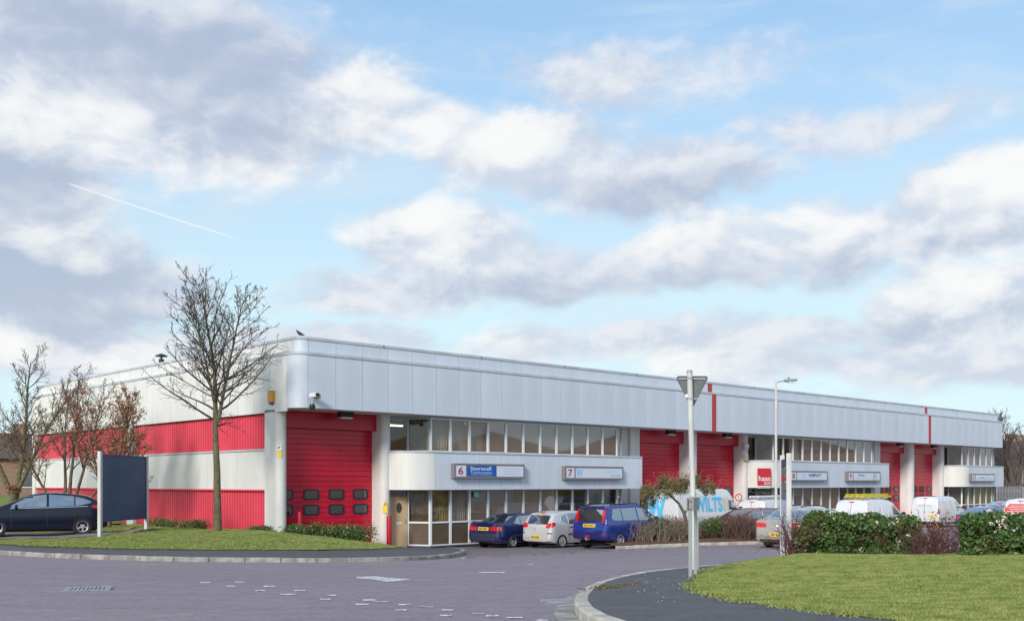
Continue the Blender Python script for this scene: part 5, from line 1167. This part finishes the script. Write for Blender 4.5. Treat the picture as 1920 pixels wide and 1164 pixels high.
# hedge with white blossom along the right lawn
def hedge(px0, px1, py, label, h, n, seed, wd=1.0, leafm=M_leaf, blossom=150, rag=0):
    a, b = G(px0, py, .15), G(px1, py, .15); c = (a+b)/2; L_ = (b-a).length; rz = math.atan2(b.y-a.y, b.x-a.x); rg_ = np.random.default_rng(seed); bx = []
    k = int(L_/.35)
    for i in range(k):
        x = -L_/2+.25+(L_-.5)*i/(k-1); hh = h*rg_.uniform(.92,1.05)
        for z in (.2,.5,.8): bx.append((x+rg_.normal(0,.08), wd*.42+rg_.normal(0,.08), hh*z, .36, wd/2*rg_.uniform(.85,1.05), hh*.24, 1))
    loc = Vector((c.x, c.y, gz(c.x, c.y)-.02)); return shrub('hedge', label, loc, rz, bx, n, .048, leafm, M_twigr, seed, 110, h*1.0, .2, (L_/3.6,.16), 'hedge', blossom, tw_r=.008, by=wd*.45)
h1 = hedge(1497, 1722, 1041, 'long glossy green hedge with white blossom clusters left of the bare gap', 1.09, 36000, 51, 1.1, blossom=120)
h2 = hedge(1806, 2150, 1045.5, 'green hedge with white blossom at the right edge', 1.02, 44000, 52, 1.1, blossom=150)
a = G(1768, 1043.5, .15)
shrub('bare_hedge', 'bare red-twigged gap between the two leafy hedges', Vector((a.x, a.y+.3, gz(a.x,a.y+.3)-.03)), 0, [(0,0,.8,.5,.3,.4,1)], 160, .035, M_leafr, M_twigr, 53, 85, 1.0, .22, (.36,.16), 'hedge', tw_r=.0085)
a = G(1486, 1043, .15)
shrub('bare_hedge', 'thin reddish twigs and sparse leaves at the left end of the hedge', Vector((a.x+.12, a.y+.3, gz(a.x,a.y)-.03)), 0, [(.12,0,.45,.25,.3,.4,1)], 350, .04, M_leafy, M_twigr, 54, 40, 1.0, .34, (.13,.13), 'hedge', tw_r=.007)
# grass blades on both lawns
def blades(name, o, n, seed, h, keep=None):
    rg = np.random.default_rng(seed); me = o.data; me.calc_loop_triangles(); T = np.array([t.vertices[:] for t in me.loop_triangles]); V = np.array([v.co[:] for v in me.vertices]); A = V[T]
    ar = np.linalg.norm(np.cross(A[:,1]-A[:,0], A[:,2]-A[:,0]), axis=1)
    if keep is not None: ar = ar*keep(A.mean(1))
    i = rg.choice(len(T), n, p=ar/ar.sum()); u = rg.random((n,2)); s_ = u.sum(1) > 1; u[s_] = 1-u[s_]; P = A[i,0]+u[:,:1]*(A[i,1]-A[i,0])+u[:,1:]*(A[i,2]-A[i,0])
    th = rg.uniform(0, 2*PI, n); ln = rg.uniform(.2,1.7,n); w = np.stack([np.cos(th), np.sin(th), 0*th], 1)*.006*(1+P[:, 1:2]/26); hh = h*rg.uniform(.45,1.25,n)*(.6+.8*np.sin(P[:,0]*1.3+np.sin(P[:,1]*.9)*2)**2*np.sin(P[:,1]*2.1+P[:,0])**2)
    tip = P+np.stack([np.cos(th*3.7)*hh*ln, np.sin(th*3.7)*hh*ln, hh], 1); B = P-np.array((0,0,.01))
    v = np.stack([B-w, B+w, tip], 1).reshape(-1,3); link(name, fastmesh(name, v, np.arange(n*3).reshape(-1,3), M_blade), None, kind='stuff', label='short winter grass on the lawn', category='grass')
blades('grass', lawnR, 300000, 61, .026, lambda c: np.where((c[:,1] < 34)&(c[:,0]/c[:,1] < .66), 1.0/(c[:,1]*.06+.2), .06))
blades('grass', lawnL, 150000, 62, .045, lambda c: np.where((c[:,1] < 41)&(c[:,0]/c[:,1] > -.56)&~((c[:,0] < -12.9)&(c[:,1] > 32+(c[:,0]+26)*.22)&(c[:,1] < 37.8)), 1.0, .0))
# ragged tufts along the lawn edges
def tufts(name, line, n, seed, h, side):
    rg = np.random.default_rng(seed); L = np.array([p[:] for p in resample(line, n=500)]); i = rg.integers(0, 499, n); P = L[i]+(L[i+1]-L[i])*rg.random((n,1)); d = (L[i+1]-L[i]); d /= np.linalg.norm(d, axis=1, keepdims=True)+1e-9
    P = P+np.stack([-d[:,1], d[:,0], 0*d[:,0]], 1)*side*(rg.normal(.10,.10,(n,1))); dens = np.sin(i*.13)+np.sin(i*.041+1)+rg.normal(0,.7,n); P = P[dens > -.4]; n = len(P); th = rg.uniform(0, 6.28, n); hh = h*rg.uniform(.3,1.3,n)
    w = np.stack([np.cos(th), np.sin(th), 0*th], 1)*.008; tip = P+np.stack([np.cos(th*3.1)*hh*.9, np.sin(th*3.1)*hh*.9, hh*.8], 1); v = np.stack([P-w, P+w, tip], 1).reshape(-1,3)
    link(name, fastmesh(name, v, np.arange(n*3).reshape(-1,3), M_blade), None, kind='stuff', label='ragged grass along the lawn edge', category='grass')
tufts('grass_edge', lf, 30000, 63, .034, -1); tufts('grass_edge', [p+Vector((0,0,.01)) for p in fr], 14000, 64, .05, 1)
# litter and moss on the corner pavement
rg = np.random.default_rng(71); n = 300; px = rg.normal(1262, 34, n); py = 1105+rg.normal(0, 11, n)+(px-1262)*.15; C = []
for a, b in zip(px, py):
    if b < 1066: continue
    q = G(a, b, .12); C.append((q.x, q.y, zg(q.x,q.y)+.135))
link('leaf_litter', leaves(np.array(C), .012, rg, .6, mat('litter', (.42,.40,.36), .9, col2=(.20,.17,.13), scale=30, island=.7)), None, kind='stuff', label='scattered dry leaf litter on the corner pavement', category='litter')
n = 260; px = 1155+rg.normal(0, 26, n); py = 1099-(px-1155)*.10+rg.normal(0, 1.8, n); C = []
for a, b in zip(px, py): q = G(a, b, .12); C.append((q.x, q.y, zg(q.x,q.y)+.126))
link('moss', leaves(np.array(C), .022, rg, .8, mat('moss', (.10,.085,.035), .95, col2=(.15,.12,.06), scale=20, island=.6)), None, kind='stuff', label='patch of mossy debris on the corner pavement', category='moss')

# ------------------------------------------------------------------ posts, signs, lamp
q = G(1303, 1069, .12); pp = empty('sign_post', (q.x, q.y, gz(q.x,q.y)), 0, label='grey post carrying a triangular sign seen from behind', category='sign post'); sc = q.y/F
top = Vector(((1293-1303)*sc, 0, (1069-697)*sc)); zt = lambda y: (1069-y)*sc; xt = lambda y: (1293-1303)*sc*(1069-y)/(1069-697)
MB().tube([(0,0,-.1),(xt(978),0,zt(978)),(xt(962),0,zt(962)),(xt(955),0,zt(955))], [.078,.078,.055,.05], 14).build('base_sleeve', M_lgrey, pp, 40)
MB().tube([(xt(957),0,zt(957)),(top.x,0,top.z)], .046, 14).build('pole', M_lgrey, pp, 40); MB().lathe([(0,.02),(.04,.015),(.049,-.005),(.049,-.03)], 14, 'z', tuple(top)).build('cap', M_grey, pp, 40)
tw = 61*sc; y1, y2 = 706, 764; z1, z2 = zt(707), zt(766); cx = (1299-1303)*sc; r_ = .03
def rtri(w, zt_, zb_):
    P = []
    for (x, z), a0 in (((-w/2+r_*1.6, zt_-r_), 90), ((0, zb_+r_*2), 210), ((w/2-r_*1.6, zt_-r_), 330)):
        for k in range(5): a = R(a0+k*30); P.append((x+r_*math.cos(a), z+r_*math.sin(a)))
    return P
T_ = rtri(tw, z1, z2); N = len(T_)
tri = MB().add([(cx+x, -.062, z) for x, z in T_]+[(cx+x, -.070, z) for x, z in T_], [tuple(range(N)), tuple(range(N,2*N))[::-1]]+[(k,(k+1)%N,N+(k+1)%N,N+k) for k in range(N)])
tri.v = [(x, .062+(.0 if i < N else .008)-.0, z) for i, (x, y, z) in enumerate(tri.v)]
tri.build('triangle_plate', mat('sign_back', (.13,.15,.155), .55, col2=(.10,.12,.125), scale=4), pp)
M_sgrey = MATS['sign_back']
rim = MB(); rim.tube([(cx+x, .058, z) for x, z in T_]+[(cx+T_[0][0], .058, T_[0][1])], .010, 5); rim.build('rim', M_sgrey, pp)
for yy in (711, 749): MB().box((cx-tw*.42*(1 if yy < 730 else .38), .046, zt(yy)-.014),(cx+tw*.42*(1 if yy < 730 else .38), .060, zt(yy)+.014)).build('channel', M_grey, pp); MB().lathe([(.046,-.015),(.054,-.015),(.054,.015),(.046,.015)], 14, 'z', (xt(yy),0,zt(yy)), True).build('clip', M_grey, pp)
MB().box((xt(744)-.085,-.02,zt(747)),(xt(744)-.046,.02,zt(741))).build('label_plate', M_white, pp)
a, b = G(1294.5, 1085, .12), G(1304, 1079, .12); nsn = empty('street_name_sign', (a.x, a.y, gz(a.x,a.y)), math.atan2(b.y-a.y, b.x-a.x), label='low two-post metal sign frame seen end-on beside the tall post', category='sign'); L_ = (b-a).length; hh = 1.13
for x in (0, L_): MB().box((x-.024,-.024,-.1),(x+.024,.024,hh)).build('leg', mat('weathered_steel', (.26,.29,.29), .6), nsn)
MB().box((-.10,.034,hh-.20),(L_+.10,.055,hh-.02)).build('name_plate', M_grey, nsn); MB().box((-.10,-.05,hh-.20),(L_+.10,-.034,hh-.02)).build('back_plate', M_grey, nsn)
for x in (.0, L_): MB().box((x-.04,-.034,hh-.18),(x+.04,.034,hh-.15)).build('clamp', M_box, nsn); MB().box((x-.04,-.034,hh-.07),(x+.04,.034,hh-.04)).build('clamp', M_box, nsn)
# tall directory sign seen edge-on
a = G(1479, 1042, .15); z = gz(a.x, a.y); kk = a.y/F; ds = empty('directory_sign', (a.x, a.y, z), R(80), label='tall pale twin-post directory sign seen nearly edge-on', category='sign'); H_ = (1042-837)*kk; wd = 1.8
MB().box((-.04,-.055,-.1),(.04,.055,H_)).build('post', M_lgrey, ds); MB().box((wd-.04,-.055,-.1),(wd+.04,.055,H_)).build('post', M_lgrey, ds)
for k, (z0, z1, m) in enumerate(((H_*.88,H_*.955,M_navy),(H_*.80,H_*.87,M_box),(H_*.745,H_*.795,M_haas),(H_*.66,H_*.735,M_box),(H_*.575,H_*.65,M_box),(H_*.32,H_*.565,M_face))):
    pn = MB().box((.045,-.03,z0),(wd-.045,.03,z1)).build('panel', m, ds)
MB().box((.045,-.028,H_*.31),(wd-.045,.028,H_*.318)).build('rail', M_grey, ds)
# lamp column
p = pt(1455, 905, 52); z = zg(p.x, p.y); lp = empty('street_lamp', (p.x, p.y, z), 0, label='tall grey street lamp with short arm over the parked cars', category='street lamp'); kk = p.y/F; H_ = EYE+(905-716)*kk-z
MB().tube([(0,0,-.1),(0,0,1.5),(0,0,1.6),(0,0,H_)], [.10,.10,.075,.055], 10).build('column', M_lgrey, lp, 40); MB().tube([(0,0,H_-.03),(.15,0,H_+.02),(.55,0,H_+.08)], .03, 8).build('arm', M_grey, lp, 40)
hd = MB(); hd.lathe([(0,-.1),(.10,-.08),(.15,.05),(.13,.30),(.09,.55),(0,.62)], 12, 'z'); hd.v = [(.48+w_, u*.9, H_+.08+v_*.62+.05*w_) for (u, v_, w_) in [(q[0], q[1], q[2]) for q in hd.v]]; hd.build('lamp_head', M_grey, lp, 40)
MB().box((.60,-.10,H_-.035),(.98,.10,H_+.02)).build('lens', M_face, lp); MB().lathe([(0,.08),(.035,.06),(.035,0),(0,0)], 8, 'z', (.64,0,H_+.17)).build('photocell', M_black, lp)
# blank estate board on two posts
a, b = Vector((pt(187.5,998,33.6).x, 33.6)), Vector((pt(274.5,990,36.9).x, 36.9)); za, zb = gz(*a)-.05, gz(*b)-.05
bd = empty('sign_board', (a.x, a.y, za), math.atan2(b.y-a.y, b.x-a.x), label='blank dark blue estate board on two pale posts', category='sign'); L_ = (b-a).length; tA = EYE+(905-845.5)*33.6/F-za; tB = EYE+(905-857)*36.9/F-za
MB().box((-.07,-.05,-.1),(.07,.05,tA)).build('post', M_lgrey, bd); MB().box((L_-.07,-.05,zb-za-.1),(L_+.07,.05,max(tA-.06, tB))).build('post', M_lgrey, bd)
zl, zh = EYE-(976-905)*33.6/F-za, EYE+(905-853)*33.6/F-za
M_board = mat('navy_board', (.060,.110,.200), .6, spec=.2, col2=(.045,.085,.16), scale=.6); MB().box((.08,-.03,zl),(L_-.08,.03,zh)).build('panel', M_board, bd)
for z0, z1 in ((zl-.04,zl-.002),(zh+.002,zh+.04)): MB().box((.08,-.045,z0),(L_-.08,.045,z1)).build('edge_rail', M_navy, bd)
for x0, x1 in ((.08,.16),(L_-.16,L_-.08)): MB().box((x0,-.042,zl),(x1,-.031,zh)).build('edge_trim', M_navy, bd)
# the bird on the parapet
p = Bw(.42, .42, ZP+.10); bd2 = empty('bird', p, R(160), label='dark bird perched on the parapet corner', category='bird')
me = bpy.data.meshes.new('body'); bm = bmesh.new(); path = [(-.24,0,.03,.012),(-.16,0,.06,.03),(-.06,0,.10,.062),(.04,0,.145,.068),(.10,0,.20,.045),(.125,0,.245,.034),(.155,0,.262,.028),(.185,0,.255,.010),(.215,0,.245,.004)]
v, f = tubes_np([(np.array([q[:3] for q in path]), np.array([q[3] for q in path]))], 10); o = link('body', smooth_all(fastmesh('body', v*.85, f, mat('bird_plumage', (.03,.032,.04), .7))), bd2)
for y in (-.02,.02): MB().tube([(.0,y,.08),(.01,y,.0)], .006, 5).build('leg', M_twigr, bd2)
# ------------------------------------------------------------------ background
def house(px, d, label, W_, D_, hw_, hr_, rz, wallm, z0):
    p = pt(px, 905, d); r = empty('house', (p.x, p.y, z0), rz, label=label, category='house'); MB().box((-W_/2,-D_/2,-1),(W_/2,D_/2,hw_)).build('wall', wallm, r)
    MB().add([(-W_/2-.3,-D_/2-.4,hw_-.1),(W_/2+.3,-D_/2-.4,hw_-.1),(W_/2+.3,D_/2+.4,hw_-.1),(-W_/2-.3,D_/2+.4,hw_-.1),(-W_/2-.3+ (W_*.3 if wallm is M_brick else 0),0,hw_+hr_),(W_/2+.3-(W_*.3 if wallm is M_brick else 0),0,hw_+hr_)], [(0,1,5,4),(2,3,4,5),(0,4,3),(1,2,5),(3,2,1,0)]).build('roof', M_tile, r)
    for x in (-W_*.28, W_*.22):
        w = MB().box((x-.6,-D_/2-.05,.9),(x+.6,-D_/2+.02,2.1)).build('window', M_frame, r); MB().box((x-.52,-D_/2-.06,.98),(x+.52,-D_/2-.051,2.02)).build('pane', M_dglass, w)
    if wallm is M_rend:
        MB().add([(-W_/2-.005,-D_/2,hw_),(-W_/2-.005,D_/2,hw_),(-W_/2-.005,0,hw_+hr_*.92)], [(0,1,2)]).build('gable', wallm, r)
    MB().box((.5,-.4,hw_+hr_*.5),(1.3,.4,hw_+hr_+.7)).build('chimney', M_brick, r); return r
house(12, 78, 'dark brick house with hipped roof behind the left trees', 9, 8, 3.1, 1.9, R(20), M_brick, 1.35)
house(1908, 125, 'yellow gabled house beyond the fence at right', 9, 9, 4.6, 2.7, R(40), M_rend, .4); house(1884, 112, 'dark-roofed house just beyond the end of the building', 11, 8, 3.9, 3.1, R(25), M_brick, .2)
bank = []; 
v = []; f = []; nn_ = 24
for i in range(nn_+1):
    x = -75+60*i/nn_
    for j, (y, z) in enumerate(((46,.8),(56,1.05),(64,1.6),(74,1.7),(110,1.7))): v.append((x-(y-46)*.35, y, z-(.9 if i == nn_ else 0)))
for i in range(nn_):
    for j in range(4): a = i*5+j; f.append((a, a+5, a+6, a+1))
lb = link('grass_bank', mesh('grass_bank', v, f, M_grass), kind='structure')
# gabled sheds over the road, outside the frame: the office windows mirror them
wh = empty('warehouse', (62, 40, 0), R(6), label='tan gabled warehouse across the road, mirrored in the office windows', category='building')
M_tan = mat('tan_brick', (.40,.29,.20), .9, col2=(.33,.24,.17), scale=2)
MB().box((-6,-34,-1),(6,34,5.6)).build('wall', M_tan, wh)
for k in range(5):
    y0 = -34+13.6*k; MB().add([(-6.2,y0,5.6),(-6.2,y0+13.6,5.6),(-6.2,y0+6.8,7.6),(6.2,y0,5.6),(6.2,y0+13.6,5.6),(6.2,y0+6.8,7.6)], [(0,1,2),(5,4,3),(0,2,5,3),(1,4,5,2),(0,3,4,1)]).build('roof', M_tan, wh)
    MB().box((-6.05,y0+4,0),(-5.9,y0+9,4.2)).build('loading_door', M_grey, wh)
# palisade fence and scrub at the far right
fa, fb_ = pt(1868, 905, 92), pt(1990, 905, 86); fn_ = empty('palisade_fence', (fa.x, fa.y, 0), math.atan2(fb_.y-fa.y, fb_.x-fa.x), label='grey steel palisade fence beyond the last parked cars', category='fence'); L_ = (fb_-fa).length; n = int(L_/.16)
me = MB().add([(-.035,0,.1),(.035,0,.1),(.035,0,2.2),(0,0,2.35),(-.035,0,2.2),(-.035,.02,.1),(.035,.02,.1),(.035,.02,2.2),(0,.02,2.35),(-.035,.02,2.2)], [(0,1,2,3,4),(9,8,7,6,5),(0,5,6,1),(1,6,7,2),(2,7,8,3),(3,8,9,4),(4,9,5,0)]).me('pale', M_galv)
for k in range(n): o = link('pale', me, fn_); o.location = (k*.16, 0, 0)
for zz in (.5, 1.9): MB().box((0,.022,zz),(L_,.06,zz+.06)).build('rail', M_galv, fn_)
for k in range(int(L_/2.7)+1): MB().box((k*2.7-.04,.062,0),(k*2.7+.04,.14,2.25)).build('post', M_galv, fn_)
fa, fb_ = pt(1862, 905, 108), pt(1990, 905, 102); f2_ = empty('palisade_fence', (fa.x, fa.y, 2.6), math.atan2(fb_.y-fa.y, fb_.x-fa.x), label='second grey palisade fence above the brown scrub bank', category='fence'); L_ = (fb_-fa).length
for k in range(int(L_/.2)): o = link('pale', me, f2_); o.location = (k*.2, 0, -.7)
for zz in (.2, 1.2): MB().box((0,.022,zz),(L_,.06,zz+.06)).build('rail', M_galv, f2_)
p = pt(1905, 905, 98); rg = np.random.default_rng(81); bx = [(x, rg.normal(0,.6), 1.3+rg.normal(0,.2), 1.4, 1.2, 1.3, 1) for x in np.arange(-6, 7, .9)]
shrub('scrub', 'brown leafless scrub behind the palisade fence', (p.x, p.y, 0), 0, bx, 9000, .10, mat('scrub_leaf', (.10,.075,.045), .9, col2=(.055,.05,.03), scale=1, island=.6), M_twigb, 82, 260, 2.2, .3, (3.2,.6), tw_r=.02)
v = []; f = []
for i in range(21):
    x = 40+3.5*i
    for y, z in ((100,-.5),(104,1.4),(109,2.0),(140,2.2)): v.append((x, y, z))
for i in range(20):
    for j in range(3): a = i*4+j; f.append((a, a+4, a+5, a+1))
link('earth_bank', mesh('earth_bank', v, f, M_grass), kind='structure')
